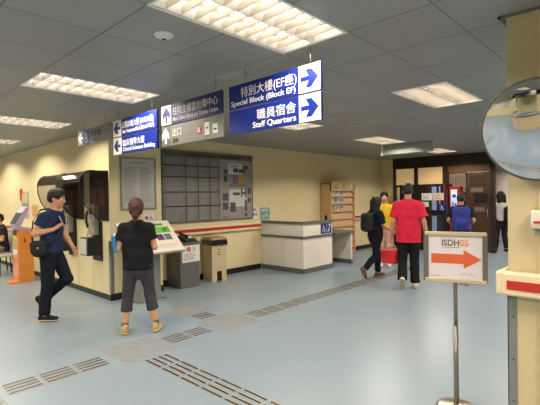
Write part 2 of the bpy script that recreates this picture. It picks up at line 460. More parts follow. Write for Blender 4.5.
for k, (i, j) in enumerate(FIX):
    o = fx if k == 0 else copy_tree(fx)
    o.location = (GX + i * T, GY + j * T, CZ)
    o['label'] = LBL.get((i, j), 'recessed louvred ceiling light outside the picture frame')
    o['group'] = 'recessed fluorescent ceiling lights'
mb = MB(); mb.lathe([(0, -.028), (.02, -.028), (.03, -.02), (.062, -.012), (.068, 0)], 24)
mb.lathe([(0, -.034), (.012, -.034), (.014, -.027)], 12, 1)
tag(mb.build('smoke_detector', [M_WHITE, M_BLACKPL], None, (1.628, 2.541, CZ)), 'small round white detector on the ceiling left of the largest light', 'detector')

# ------------------------------------------------------------------ hanging signs (plane x = 2.555, facing -x)
SX = 2.555
def hanging(label, y_left, y_right, z0, z1, rows, rods, cat='sign'):
    """local x to the viewer's right; origin at the left end"""
    t = thing('hanging_sign', label, cat, (SX, y_left, 0), -PI / 2, 'hanging direction signs')
    w = y_left - y_right; n = len(rows); gap = .012; h = (z1 - z0 - gap * (n - 1)) / n
    for r, row in enumerate(rows):
        zt = z1 - r * (h + gap); zb = zt - h
        MB().box(0, w, -.012, .012, zb, zt, 0, .003).build('sign_panel', row['bg'], t)
        aw = row.get('aw', h)
        ax0 = w - aw if row['arrow'] == 0 else 0
        MB().box(ax0 + .001, ax0 + aw - .001, -.0145, -.012, zb + .002, zt - .002).build('arrow_panel', row.get('abg', M_SWHITE), t)
        ang = {0: 0, 1: PI / 2, 2: PI}[row['arrow']]
        mb = MB(); mb.prism(arrow_poly(ax0 + aw / 2, (zb + zt) / 2, h * .41, ang), -.017, -.0145); mb.build('arrow', row.get('ac', M_SBLUE), t)
        for (body, x, z, em, wd, al, m, bold) in row['txt']:
            text_mesh('lettering', body, m, t, x * w, zb + z * h, -.0135, em, wd * w if wd else None, al, bold)
        if 'extra' in row: row['extra'](t, zb, zt, w, h)
    for rx in rods:
        MB().tube([(rx, 0, z1 - .01), (rx, 0, CZ)], .004, 8).build('hanging_rod', M_ALU, t)
    return t
WH = M_SWHITE
hanging('blue hanging sign with two right arrows, to Special Block and Staff Quarters', 2.912, 1.87, 2.178, 2.618, [
    dict(bg=M_SBLUE, arrow=0, txt=[("特別大樓(EF座)", .775, .46, .098, .62, 'RIGHT', WH, 0), ("Special Block (Block EF)", .765, .12, .066, .735, 'RIGHT', WH, .0006)]),
    dict(bg=M_SBLUE, arrow=0, txt=[("職員宿舍", .765, .46, .098, .42, 'RIGHT', WH, 0), ("Staff Quarters", .765, .13, .07, .47, 'RIGHT', WH, .001)])], (.2, .94))
def exit_icons(t, zb, zt, w, h):
    zc = (zb + zt) / 2
    mb = MB(); disc(mb, .655 * w, zc, .042, -.016, -.012, 0)
    for s in (1, -1): stroke(mb, [(.655 * w - .018, zc - .022 * s), (.655 * w + .018, zc + .022 * s)], .010, -.018, -.016, 1)
    mb.build('prohibition_mark', [mat('sign_red', (200, 40, 40), .5), WH], t)
    mb = MB()
    mb.box(.745 * w, .80 * w + .015, -.016, -.012, zc - .065, zc + .062, 0, .003); mb.box(.752 * w, .80 * w + .008, -.017, -.012, zc + .062, zc + .078, 1)
    mb.box(.765 * w, .80 * w - .004, -.018, -.016, zc - .004, zc + .012, 2)
    for q in (.752 * w, .79 * w): mb.box(q, q + .018, -.017, -.012, zc - .082, zc - .066, 1)
    mb.box(.865 * w, .925 * w + .012, -.016, -.012, zc - .062, zc + .032, 0, .003); mb.box(.88 * w, .925 * w - .002, -.017, -.012, zc + .032, zc + .056, 3)
    mb.box(.88 * w, .925 * w, -.018, -.016, zc - .03, zc - .012, 2)
    mb.build('pictogram', [WH, mat('sign_red', (200, 40, 40)), M_INK, mat('sign_green', (40, 130, 80), .5)], t)
hanging('navy and grey hanging sign with two up arrows, trauma centre above Exit', 4.045, 3.015, 2.178, 2.618, [
    dict(bg=M_SBLUEDK, arrow=1, aw=.19, ac=M_SBLUEDK, txt=[("住院主樓暨創傷中心", .215, .46, .092, .73, 'LEFT', WH, 0), ("Main Clinical Block and Trauma Centre", .215, .13, .062, .73, 'LEFT', WH, .0004)]),
    dict(bg=M_SGREY, arrow=1, aw=.16, abg=mat('sign_grey_dark', (98, 98, 96), .4), ac=M_SWHITE, txt=[("出口", .205, .47, .095, .15, 'LEFT', WH, 0), ("Exit", .205, .12, .075, .1, 'LEFT', M_BLACKPL, .0012)], extra=exit_icons)], (.1, .93))
hanging('blue hanging sign with two left arrows, to Day Treatment and Clinical Sciences', 5.19, 4.145, 2.178, 2.618, [
    dict(bg=M_SBLUE, arrow=2, txt=[("日間診療大樓 (HKLM座)", .235, .46, .09, .70, 'LEFT', WH, 0), ("Day Treatment Block (Block HKLM)", .235, .14, .062, .71, 'LEFT', WH, .0008)]),
    dict(bg=M_SBLUE, arrow=2, txt=[("臨床醫學大樓", .235, .46, .092, .5, 'LEFT', WH, 0), ("Clinical Sciences Building", .235, .14, .068, .72, 'LEFT', WH, .0008)])], (.15, .93))
def restroom(t, zb, zt, w, h):
    mb = MB(); mb.box(.2 * w - .02, .2 * w + .175, -.016, -.012, zb + .004, zt - .004, 0); wheelchair(mb, .2 * w + .075, (zb + zt) / 2 - .01, .085, -.018, -.016, 1, 1)
    mb.build('wheelchair_symbol', [M_SBLUE, WH], t)
hanging('single grey hanging sign with left arrow and wheelchair symbol near the phone wall', 6.30, 5.25, 2.40, 2.615, [
    dict(bg=M_SGREY, arrow=2, aw=.185, abg=mat('sign_grey_dark', (98, 98, 96), .4), ac=M_SWHITE, txt=[("洗手間", .40, .44, .1, .3, 'LEFT', M_INK, 0), ("Toilet", .40, .12, .07, .22, 'LEFT', M_INK, .0006)], extra=restroom)], (.2, .85))
# blank hanging sign box near the entrance
t = thing('hanging_sign', 'blank pale metal sign box hanging near the dark entrance', 'sign', (8.75, 4.76, 0), -PI / 2, 'hanging direction signs')
MB().box(0, 1.17, 0, .10, 2.53, CZ - .005, 0, .004).build('sign_panel', mat('blank_sign_grey', (150, 158, 150), .4, .3), t)
MB().box(-.006, .05, -.004, .104, 2.526, CZ - .004, 0, .003).build('end_cap', M_WHITE, t)

# ------------------------------------------------------------------ column notice frame
t = thing('framed_notice', 'silver-framed grey notice sheet on the column above the woman in black', 'notice board', (3.555, 6.40, 0))
MB().box(-.31, .31, -.012, -.003, 1.445, 2.285).build('notice_sheet', M_PAPERG, t)
mb = MB()
mb.box(-.325, -.295, -.022, -.001, 1.43, 2.30, 0, .004); mb.box(.295, .325, -.022, -.001, 1.43, 2.30, 0, .004)
mb.box(-.295, .295, -.022, -.001, 2.272, 2.30, 0, .004); mb.box(-.295, .295, -.022, -.001, 1.43, 1.458, 0, .004)
mb.build('frame', M_STEEL, t)
mb = MB(); mb.box(-.14, .14, -.0135, -.012, 2.20, 2.225)
text_lines(mb, -.26, -.03, 1.55, 2.15, 30, -.0132, -.012); text_lines(mb, .02, .26, 1.55, 2.15, 30, -.0132, -.012)
mb.build('printed_lines', mat('faint_print', (150, 150, 146), .7), t)

# ------------------------------------------------------------------ directory board
t = thing('directory_board', 'large grey directory board of text columns and a coloured site map', 'directory board', (4.187, W1, 0))
BW, B0, B1 = 2.25, 1.165, 2.50
SPL = 1.345
MB().box(0, SPL, -.035, -.004, B0, B1 - .10).build('text_panel', mat('directory_grey', (116, 115, 112), .4, var=.03, vscale=3), t)
MB().box(SPL, BW, -.035, -.004, B0, B1 - .10).build('map_panel', mat('map_mauve_grey', (150, 142, 140), .4, var=.02), t)
MB().box(0, BW, -.037, -.004, B1 - .10, B1).build('header', mat('directory_header', (82, 81, 78), .4), t)
mb = MB(); mb.box(-.02, 0, -.042, -.001, B0 - .02, B1 + .02); mb.box(BW, BW + .02, -.042, -.001, B0 - .02, B1 + .02); mb.box(0, BW, -.042, -.001, B1, B1 + .02); mb.box(0, BW, -.042, -.001, B0 - .02, B0)
mb.build('frame', mat('board_frame', (110, 108, 104), .35, .6), t)
mb = MB()
rows = [2.39, 2.235, 2.02, 1.73, 1.46, 1.17]
cols = [.03, .50, .79, 1.08, 1.335]
for zt, zb in zip(rows, rows[1:]):
    for x0, x1 in zip(cols, cols[1:]):
        text_lines(mb, x0 + .02, x1 - .03, zb + .02, zt - .025, max(3, int((zt - zb) / .03)), -.0362, -.035)
mb.build('printed_lines', mat('directory_print', (142, 141, 138), .6), t)
mb = MB()
for z in rows[1:-1]: mb.box(0, SPL, -.038, -.035, z - .008, z + .008)
for x in cols[1:-1]: mb.box(x - .006, x + .004, -.0375, -.035, B0, B1 - .1)
mb.build('divider', M_BLACKPL, t)
mb = MB()
for i in range(12): mb.box(.42 + i * .07, .42 + i * .07 + .048, -.039, -.037, 2.435, 2.465)
for i in range(8): mb.box(1.37 + i * .07, 1.37 + i * .07 + .05, -.039, -.037, 2.43, 2.475)
mb.build('heading_marks', M_BLACKPL, t)
mb = MB()
F = lambda x0, x1, z0, z1, mi, y=-.0385: mb.box(SPL + x0, SPL + x1, y, -.035, z0, z1, mi)
F(.22, .62, 2.1, 2.33, 0); F(.36, .50, 2.15, 2.235, 1, -.040); F(.52, .62, 2.14, 2.22, 1, -.040)
F(.10, .20, 2.1, 2.2, 2); F(.63, .72, 2.14, 2.30, 2); F(.72, .80, 2.22, 2.30, 2)
F(.10, .19, 1.94, 2.08, 1); F(.22, .34, 1.94, 2.09, 3); F(.35, .50, 1.90, 2.09, 4); F(.51, .65, 1.92, 2.08, 5); F(.67, .74, 1.96, 2.06, 6)
F(.24, .74, 1.42, 1.79, 0); F(.06, .21, 1.55, 1.70, 2); F(.06, .21, 1.36, 1.51, 2); F(.26, .41, 1.31, 1.51, 2, -.040)
F(.34, .54, 1.66, 1.72, 2, -.040); F(.57, .61, 1.62, 1.80, 2, -.040); F(.69, .73, 1.62, 1.80, 2, -.040); F(.61, .69, 1.68, 1.73, 2, -.040)
F(.77, .87, 1.69, 1.82, 2); F(.77, .86, 1.50, 1.60, 2); F(.68, .74, 1.32, 1.56, 2, -.040); F(.68, .75, 1.20, 1.28, 2)
mb.build('map_shapes', [mat('map_white', (205, 202, 196), .5), mat('map_green', (24, 84, 44), .5), mat('map_dark', (82, 78, 82), .5), mat('map_teal', (120, 150, 140), .5),
                        mat('map_purple', (128, 98, 138), .5), mat('map_amber', (205, 150, 60), .5), mat('map_pale', (170, 160, 150), .5)], t)
mb = MB(); text_lines(mb, SPL + .25, SPL + .72, 1.845, 1.885, 2, -.0365, -.035); text_lines(mb, SPL + .05, SPL + .28, 1.19, 1.23, 2, -.0365, -.035); text_lines(mb, SPL + .26, SPL + .58, 2.25, 2.31, 3, -.0395, -.0385)
mb.build('map_captions', M_INK, t)

# small notices on the wall beyond the board
t = thing('paper_notice', 'small white notice with dark print on wall right of the directory board', 'notice', (6.545, W1, 0))
MB().box(-.075, .075, -.004, -.001, 1.13, 1.41).build('sheet', M_PAPER, t)
mb = MB(); text_lines(mb, -.05, .06, 1.30, 1.38, 3, -.0055, -.004); mb.box(-.05, -.01, -.006, -.004, 1.2, 1.25); mb.box(.02, .06, -.006, -.004, 1.2, 1.25); mb.build('printed_lines', M_INK, t)
t = thing('paper_notice', 'pale blue picture poster on wall just above the service desk', 'poster', (6.87, W1, 0))
MB().box(-.155, .155, -.006, -.001, 1.095, 1.37, 0).build('sheet', mat('poster_blue', (110, 160, 186), .5, var=.35, vscale=14), t)
mb = MB(); text_lines(mb, -.12, .1, 1.29, 1.35, 2, -.008, -.006, 0); disc(mb, .04, 1.2, .05, -.0085, -.006, 1); disc(mb, -.07, 1.17, .035, -.0085, -.006, 1); mb.build('printed_shapes', [M_SWHITE, mat('poster_yellow', (200, 200, 130), .6)], t)

# ------------------------------------------------------------------ service desk
t = thing('service_desk', 'white panelled service desk with grey ledges and blue access sign', 'desk', (6.74, 5.46, 0))
DW, DL = 1.02, 1.215
M_DESK = mat('desk_white', (234, 226, 216), .45, var=.02)
mb = MB(); mb.prism([(0, 0), (DW, 0), (DW, .10), (.10, .10), (.10, DL), (0, DL)], .10, 1.03, 0, 'xy'); mb.build('body', M_DESK, t)
MB().box(.10, DW, .10, .62, .70, .735, 0, .004).build('work_surface', mat('desk_inner_top', (176, 160, 136), .5), t)
MB().box(DW - .04, DW, .10, .62, 0, .70).build('end_panel', M_DESK, t)
MB().prism([(-.012, -.012), (DW + .01, -.012), (DW + .01, .10), (.10, .10), (.10, DL), (-.012, DL)], 0, .10, 0, 'xy').build('plinth', M_GREYDK, t)
MB().prism([(-.03, -.03), (DW + .015, -.03), (DW + .015, .115), (.115, .115), (.115, DL), (-.03, DL)], 1.03, 1.08, 0, 'xy', .004).build('countertop', M_GREYDK, t)
MB().prism([(-.022, -.022), (DW + .01, -.022), (DW + .01, .0), (.0, .0), (.0, DL), (-.022, DL)], .725, .775, 0, 'xy').build('ledge', M_GREYDK, t)
mb = MB()
for xa in (-.0015,): mb.box(xa, 0, .55, .556, .1, .72)
mb.build('panel_seam', M_GREYP, t)
mb = MB(); mb.box(.60, .985, -.008, -.001, .79, 1.015, 0)
wheelchair(mb, .70, .90, .085, -.011, -.008, 1)
mb.box(.81, .817, -.011, -.008, .80, 1.005, 1)
stroke(mb, [(.87, .99), (.915, .975), (.925, .93), (.895, .895), (.895, .85), (.865, .83)], .026, -.011, -.008, 1)
stroke(mb, [(.845, .82), (.96, .99)], .012, -.011, -.008, 1)
mb.build('access_sign', [M_SBLUE, WH], t)
t = thing('writing_ledge', 'low grey-topped writing ledge with white side panel beside the service desk', 'counter', (7.80, 5.40, 0))
MB().box(.0, .80, 0, 1.28, .735, .785, 0, .005).build('countertop', M_GREYDK, t)
MB().box(.69, .735, .03, 1.28, .10, .735).build('side_panel', M_DESK, t)
MB().box(.685, .74, .02, 1.28, 0, .10).build('plinth', M_GREYDK, t)
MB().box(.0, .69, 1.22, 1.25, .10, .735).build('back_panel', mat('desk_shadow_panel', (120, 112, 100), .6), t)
MB().box(.03, .10, .75, .9, .785, .80).build('bracket', M_BLACKPL, t)
# desk things
t = thing('pager', 'small black pager standing on the front ledge of the service desk', 'pager', (7.62, 5.515, 1.081))
MB().box(-.03, .03, -.02, .02, 0, .10, 0, .006).build('body', M_BLACKPL, t)
MB().tube([(.015, 0, .1), (.015, 0, .16)], .005, 8).build('antenna', M_BLACKPL, t)

# ------------------------------------------------------------------ wooden leaflet rack
M_OAK = make_wood_mat('pale_oak', (190, 152, 106), (208, 172, 126), (1, 1, 8))
M_OAKD = make_wood_mat('oak_shelf_front', (196, 158, 120), (210, 174, 134), (8, 1, 1))
RX, RW, RD, RH = 8.97, 1.15, .34, 2.02
t = thing('leaflet_rack', 'tall pale oak leaflet rack with arched top beside the writing ledge', 'rack', (RX, 6.33, 0))
MB().box(0, .035, 0, RD, 0, RH - .06).build('side_panel', M_OAK, t)
MB().box(RW - .035, RW, 0, RD, 0, RH - .06).build('side_panel', M_OAK, t)
MB().box(.035, RW - .035, RD - .02, RD, .1, RH - .08).build('back_panel', M_OAK, t)
MB().box(.035, RW - .035, .03, RD - .02, 0, .10).build('plinth', M_OAK, t)
MB().prism([(0, RH - .28), (RW, RH - .28), (RW, RH - .06)] + [(RW / 2 + RW / 2 * math.cos(a), RH - .06 + .065 * math.sin(a)) for a in [PI * q / 12 for q in range(1, 12)]] + [(0, RH - .06)], 0, .025, 0).build('header', M_OAK, t)
MB().box(.0, RW, .025, RD, RH - .085, RH - .06).build('top_panel', M_OAK, t)
mb = MB(); mb.box(.17, .33, -.003, 0, RH - .21, RH - .12, 0); mb.box(.19, .31, -.004, -.003, RH - .17, RH - .15, 1); disc(mb, .62, RH - .13, .075, -.004, 0, 2); disc(mb, .66, RH - .12, .04, -.006, -.004, 3); mb.box(.95, 1.0, -.003, 0, RH - .2, RH - .1, 1)
mb.build('header_badge', [mat('badge_grey', (90, 84, 80)), M_PAPER, mat('badge_green', (120, 150, 70)), mat('badge_yellow', (214, 170, 70))], t)
sh = [1.60, 1.40, 1.20, 1.0, .80, .60, .40, .20]
for z in sh:
    mb = MB(); R = Matrix.Rotation(math.radians(-9), 3, 'X')
    mb.box(.036, RW - .036, .012, .14, z - .014, z); mb.box(.036, RW - .036, .008, .020, z - .014, z + .018)
    mb.obox((RW / 2, .062, z + .10), (RW - .075, .012, .192), R)
    mb.build('shelf', M_OAKD, t)
lf = None
pal = [((188, 188, 186), (110, 118, 128)), ((176, 180, 186), (90, 90, 96)), ((206, 204, 198), (120, 120, 120)), ((150, 158, 150), (84, 110, 80)), ((196, 190, 186), (140, 90, 80))]
spots = [(1.60, .34, 0, 'left grey leaflet on the top shelf of the oak rack'), (1.60, .56, 1, 'second grey leaflet on the top shelf of the oak rack'), (1.60, .70, 2, 'right pale leaflet on the top shelf of the oak rack'), (1.40, .28, 1, 'left bluish leaflet on the second shelf of the oak rack'), (1.40, .44, 2, 'middle pale leaflet on the second shelf of the oak rack'), (1.40, .60, 0, 'right grey leaflet on the second shelf of the oak rack'), (1.20, .17, 3, 'green leaflet on the third shelf of the oak rack'), (1.20, .38, 2, 'pale leaflet on the third shelf of the oak rack'), (1.20, .55, 4, 'reddish leaflet on the third shelf of the oak rack')]
for z, x, p, lab in spots:
    l = thing('leaflet', lab, 'leaflet', (RX + x, 6.345, z + .001), 0, 'leaflets on the oak rack')
    R = Matrix.Rotation(math.radians(-9), 3, 'X')
    MB().obox((0, .026, .088), (.12, .006, .165), R, 0).build('cover', mat('leaflet_%d' % p, pal[p][0], .5), l)
    MB().obox((0, .0235, .108), (.09, .003, .07), R, 0).build('picture', mat('leaflet_pic_%d' % p, pal[p][1], .5), l)

# ------------------------------------------------------------------ information lectern kiosk in front of the column
t = thing('information_lectern', 'slanted white map lectern on grey pedestal in front of the woman in black', 'information stand', (3.45, 5.60, 0))
ly, lz = .50, .45
ang = math.atan2(lz, ly); Ls = math.hypot(ly, lz)
R = Matrix.Rotation(ang, 3, 'X')
C0 = Vector((0, ly / 2, .785 + lz / 2)); nrm = R @ Vector((0, 0, 1))
MB().obox(C0, (.90, Ls, .035), R, 0, .008).build('slanted_top', mat('lectern_white', (236, 224, 210), .4), t)
MB().obox(C0 - nrm * .022, (.93, Ls + .02, .02), R, 0, .006).build('tray', M_GREYP, t)
mb = MB()
def onpanel(x0, x1, v0, v1, mi):
    c = C0 + R @ Vector(((x0 + x1) / 2, (v0 + v1) / 2, .019)); mb.obox(c, (x1 - x0, v1 - v0, .003), R, mi)
onpanel(-.40, .05, -.02, .30, 3); onpanel(.08, .38, .06, .19, 0); onpanel(.08, .20, -.10, .03, 1); onpanel(.22, .34, -.10, .03, 2); onpanel(-.02, .06, -.02, .16, 2); onpanel(.1, .3, .22, .27, 4); onpanel(.25, .33, .09, .16, 4)
onpanel(.0, .36, -.22, -.19, 3); onpanel(.0, .3, -.26, -.245, 3)
mb.build('printed_map', [mat('map_lime', (120, 190, 70), .5), mat('map_plum', (96, 52, 108), .5), mat('map_slate', (108, 112, 118), .5), mat('map_ivory', (214, 206, 196), .5), mat('map_leaf', (70, 150, 60), .5)], t)
MB().hexa([(-.18, .30, 0), (.19, .30, 0), (.19, .52, 0), (-.18, .52, 0), (-.15, .26, .97), (.16, .26, .97), (.16, .45, 1.13), (-.15, .45, 1.13)], 0, .006).build('pedestal', M_GREYP, t)
MB().box(-.24, .25, .24, .58, 0, .012, 0, .003).build('base_plate', M_STEEL, t)
t = thing('paper_notice', 'small white paper with red and blue mark beside the ponytail on the column', 'notice', (3.74, 6.40, 0))
MB().box(-.10, .10, -.004, -.001, 1.20, 1.36).build('sheet', M_PAPER, t)
mb = MB(); disc(mb, -.05, 1.29, .028, -.006, -.004, 0); wheelchair(mb, .035, 1.285, .045, -.006, -.004, 1); mb.build('printed_marks', [M_RED, M_SBLUE], t)

# ------------------------------------------------------------------ grey cabinet with telephone
t = thing('phone_cabinet', 'grey metal floor cabinet with white notice between lectern and bin', 'cabinet', (4.455, 6.24, 0))
MB().box(-.21, .21, 0, .43, .0, .80, 0, .006).build('body', mat('cabinet_grey', (112, 114, 112), .4, .5, var=.05, vscale=8), t)
MB().box(-.218, .218, -.008, .43, .80, .82, 0, .004).build('top_plate', mat('cabinet_top', (98, 96, 92), .4, .4), t)
mb = MB(); mb.box(-.17, .208, -.006, -.001, .46, .76, 0); disc(mb, -.03, .69, .045, -.009, -.006, 1); stroke(mb, [(-.05, .67), (-.01, .71)], .012, -.011, -.009, 0); wheelchair(mb, .085, .69, .05, -.009, -.006, 2)
text_lines(mb, -.14, .18, .49, .62, 6, -.0075, -.006, 2, .3)
mb.build('notice', [M_PAPER, mat('notice_red', (196, 30, 40), .5), M_INKL], t)
t = thing('telephone', 'black desk telephone on top of the grey cabinet', 'telephone', (4.50, 6.37, .822))
t.scale = (1.3, 1.3, 1.3)
mb = MB(); mb.hexa([(-.10, -.10, 0), (.10, -.10, 0), (.10, .12, 0), (-.10, .12, 0), (-.095, -.095, .025), (.095, -.095, .025), (.095, .115, .085), (-.095, .115, .085)], 0, .006)
mb.build('body', M_BLACKPL, t)
mb = MB(); mb.tube([(-.07, -.08, .075), (-.07, -.03, .088), (-.07, .03, .10), (-.07, .09, .118)], [.024, .016, .016, .024], 10); mb.build('handset', M_BLACKPL, t)
mb = MB(); mb.hexa([(.0, -.03, .045), (.075, -.03, .045), (.075, .05, .067), (.0, .05, .067), (.0, -.03, .05), (.075, -.03, .05), (.075, .05, .072), (.0, .05, .072)]); mb.build('keypad', M_PAPER, t)

# ------------------------------------------------------------------ pedal bin
t = thing('pedal_bin', 'beige pedal bin with black liner and wooden lid under the directory board', 'bin', (5.155, 6.27, 0), math.radians(-6))
M_BIN = mat('bin_beige', (196, 176, 142), .45, var=.03)
mb = MB()
mb.box(-.165, -.155, .0, .33, .0, .74); mb.box(.155, .165, 0, .33, 0, .74); mb.box(-.155, .155, .32, .33, 0, .74); mb.box(-.155, .155, 0, .01, .20, .74)
mb.box(-.155, -.055, 0, .01, 0, .20); mb.box(.055, .155, 0, .01, 0, .20); mb.box(-.155, .155, .01, .32, .19, .20)
mb.build('body', M_BIN, t)
mb = MB(); mb.hexa([(-.185, -.02, .70), (.185, -.02, .70), (.185, .345, .70), (-.185, .345, .70), (-.18, -.015, .80), (.18, -.015, .80), (.18, .34, .80), (-.18, .34, .80)], 0, .012)
for k in range(9):
    x = -.17 + k * .042; mb.tube([(x, -.018, .79), (x + .012, -.024, .74), (x + .004, -.018, .70 - .015 * (k % 3))], .008, 6)
mb.build('bin_liner', mat('black_bin_bag', (14, 14, 16), .3, 0, .6, bump=.4, bscale=40), t)
MB().hexa([(-.19, -.025, .80), (.19, -.025, .80), (.19, .35, .80), (-.19, .35, .80), (-.17, .0, .845), (.17, .0, .845), (.17, .33, .845), (-.17, .33, .845)], 0, .006).build('lid', make_wood_mat('lid_wood', (150, 118, 84), (176, 142, 104), (1, 6, 1)), t)
MB().box(-.045, .045, -.05, .06, .03, .045, 0, .004).build('pedal', M_BLACKPL, t)
mb = MB(); 
for x in (-.02, .02): disc(mb, x, .615, .013, -.002, 0, 0, 10)
text_lines(mb, -.035, .035, .50, .57, 2, -.002, 0, 0, .5)
mb.build('printed_label', M_INK, t)

# ------------------------------------------------------------------ payphone hoods on the left wall
M_SMOKE = mat('smoked_brown_acrylic', (52, 36, 28), .06, 0, .6, alpha=.30)
M_SMOKEC = mat('smoked_canopy_acrylic', (48, 34, 27), .08, 0, .7, alpha=.84)
M_HOODBACK = mat('phone_backboard', (20, 15, 14), .5)
prof = [(0, 2.07), (-.22, 2.065)] + [(-.28 - .17 * math.sin(a), 1.88 + .185 * math.cos(a)) for a in [math.radians(q) for q in (10, 30, 50, 70, 90)]] + [(-.445, 1.74), (-.40, 1.58), (-.30, 1.42), (-.17, 1.30), (0, 1.265)]
def hood(label, y_left, w, b0):
    t = thing('phone_hood', label, 'phone hood', (3.05, y_left, 0), -PI / 2, 'smoked acrylic phone hoods')
    MB().box(b0, w - .014, -.02, -.001, 1.27, 2.055).build('backboard', M_HOODBACK, t)
    for x in (0, w - .012):
        sp = MB().prism(prof, x, x + .012, 0, 'yz').build('side_panel', M_SMOKE, t)
        mb = MB(); mb.tube([(x + .006, a, b) for a, b in prof[1:-1]], .008, 6); mb.build('edge_trim', M_BLACKPL, sp)
    mb = MB()
    front = prof[:7]
    for (a0, b0), (a1, b1) in zip(front, front[1:]):
        mb.hexa([(.012, a0, b0), (w - .012, a0, b0), (w - .012, a0 * .97, b0 - .008), (.012, a0 * .97, b0 - .008), (.012, a1, b1), (w - .012, a1, b1), (w - .012, a1 * .97, b1 - .008), (.012, a1 * .97, b1 - .008)])
    for f in mb.bm.faces: f.smooth = False
    mb.build('canopy', M_SMOKEC, t)
    for (x, z, ww, hh, m) in ((.34, 1.50, .20, .31, M_PAPERP), (.61, 1.50, .20, .31, M_PAPERP), (.40, 1.87, .36, .09, M_PAPER)):
        n = MB().box(x, x + ww, -.024, -.0205, z, z + hh).build('notice', mat('faded_notice', (126, 84, 72), .6) if hh > .1 else mat('faded_header', (80, 62, 58), .6), t)
        mb = MB(); text_lines(mb, x + .02, x + ww - .02, z + .02, z + hh - .02, max(1, int(hh / .05)), -.0255, -.024); mb.build('printed_lines', mat('faded_print', (76, 52, 46), .6), n)
    return t
hood('near smoked phone hood at the column end, its side panel facing us', 7.36, .93, .27)
hood('far smoked phone hood behind the walking man in navy', 8.30, .92, .05)
def payphone(label, y, z=1.03):
    t = thing('payphone', label, 'payphone', (3.05, y, 0), -PI / 2, 'silver payphones under the hoods')
    MB().box(-.10, .10, -.12, -.03, z, z + .50, 0, .01).build('body', mat('payphone_silver', (158, 148, 136), .4, .25), t)
    MB().box(-.16, .16, -.03, -.001, z - .42, z + .22).build('mounting_board', mat('payphone_black', (24, 22, 22), .45), t)
    mb = MB(); mb.tube([(-.145, -.10, z + .12), (-.15, -.13, z + .2), (-.15, -.13, z + .32), (-.145, -.10, z + .40)], [.03, .02, .02, .03], 10); mb.build('handset', M_BLACKPL, t)
    mb = MB(); mb.tube([(-.145, -.10, z + .1), (-.17, -.12, z - .05), (-.15, -.12, z - .15), (-.09, -.11, z - .12), (-.05, -.10, z - .0)], .007, 8); mb.build('cord', M_PAPERG, t)
    kp = MB().box(-.05, .07, -.127, -.12, z + .16, z + .30).build('keypad', mat('keypad_grey', (96, 92, 88), .5), t)
    mb = MB()
    for i in range(3):
        for j in range(4): mb.box(-.04 + i * .036, -.04 + i * .036 + .024, -.131, -.127, z + .17 + j * .03, z + .19 + j * .03, 0, .002)
    mb.build('key_buttons', M_PAPERG, kp)
    MB().box(-.05, .07, -.124, -.12, z + .34, z + .44).build('display', M_BLACKPL, t)
    bx = MB().box(-.15, .15, -.24, -.03, z - .32, z - .03, 0, .006).build('directory_box', M_BLACKPL, t)
    MB().box(-.145, .10, -.246, -.24, z - .30, z - .05, 0, .002).build('printed_card', M_PAPERG, bx)
    return t
payphone('silver payphone under the near hood, above a black box', 6.83)
payphone('payphone under the far hood, mostly hidden by the man in navy', 7.86)

# ------------------------------------------------------------------ orange payment kiosk at the left
M_OR = make_wood_mat('orange_laminate', (206, 124, 48), (222, 142, 62), (1, 1, 5), .4)
M_LAV = mat('lavender_metal', (178, 160, 186), .4)
t = thing('payment_kiosk', 'orange self-service kiosk with tilted screen at the far left', 'kiosk', (2.53, 9.22, 0))
MB().prism([(0, 0), (.27, 0), (.27, .998), (0, 1.055)], 0, .36, 0).build('cabinet', M_OR, t)
mb = MB(); mb.prism([(-.05, 1.06), (.27, 1.0), (.27, 1.045), (.05, 1.115), (.195, 1.47), (.18, 1.492), (.14, 1.47), (.074, 1.38), (-.055, 1.143)], .0, .36, 0); mb.build('screen_housing', M_LAV, t)
mb = MB(); mb.hexa([(-.050, .02, 1.160), (-.058, .02, 1.164), (-.058, .34, 1.164), (-.050, .34, 1.160), (.070, .02, 1.373), (.062, .02, 1.377), (.062, .34, 1.377), (.070, .34, 1.373)]); mb.build('screen', mat('kiosk_screen', (30, 33, 44), .5, emit=.05), t)
mb = MB(); mb.box(-.012, 0, .02, .34, .10, 1.0, 0)
for z, mi in ((.86, 1), (.70, 2), (.55, 3), (.40, 4), (.93, 5)):
    mb.box(-.022, -.012, .07, .29, z, z + .09, mi)
mb.build('front_panel', [mat('kiosk_peach', (224, 158, 116), .45), mat('kiosk_button_yellow', (226, 200, 90), .5), mat('kiosk_button_green', (150, 190, 110), .5), M_PAPER, mat('kiosk_salmon', (220, 130, 90), .5), M_INK], t)
MB().box(-.16, .02, .0, .36, 0, .025, 0, .004).build('foot_plate', mat('kiosk_foot_orange', (232, 120, 50), .5), t)
MB().box(.10, .125, -.004, 0, .78, .88).build('lock', M_INK, t)
# poster and papers on the left wall
t = thing('banner_poster', 'narrow purple poster with a red emblem on wall above the orange kiosk', 'poster', (3.05, 10.54, 0), -PI / 2)
MB().box(-.24, .24, -.012, -.001, 1.22, 1.82).build('sheet', mat('poster_purple', (186, 164, 190), .5), t)
mb = MB(); mb.box(-.22, .22, -.015, -.012, 1.60, 1.78, 0); mb.box(-.22, .22, -.015, -.012, 1.50, 1.56, 1); text_lines(mb, -.12, .14, 1.26, 1.46, 5, -.014, -.012, 3)
mb.build('coloured_bands', [mat('poster_lemon', (206, 196, 120), .5), mat('poster_green', (120, 160, 120), .5), M_RED, M_INKL], t)
mb = MB(); disc(mb, -.26, 1.80, .11, -.02, -.004, 0, 5); disc(mb, -.26, 1.68, .08, -.019, -.003, 0, 6); mb.build('red_emblem', mat('emblem_red', (200, 60, 52), .5), t)
t = thing('paper_notice', 'tan paper notice on the left wall behind the walking man', 'notice', (3.05, 9.90, 0), -PI / 2)
MB().box(-.21, .21, -.006, -.001, 1.25, 1.53).build('sheet', mat('tan_paper', (214, 176, 122), .6), t)
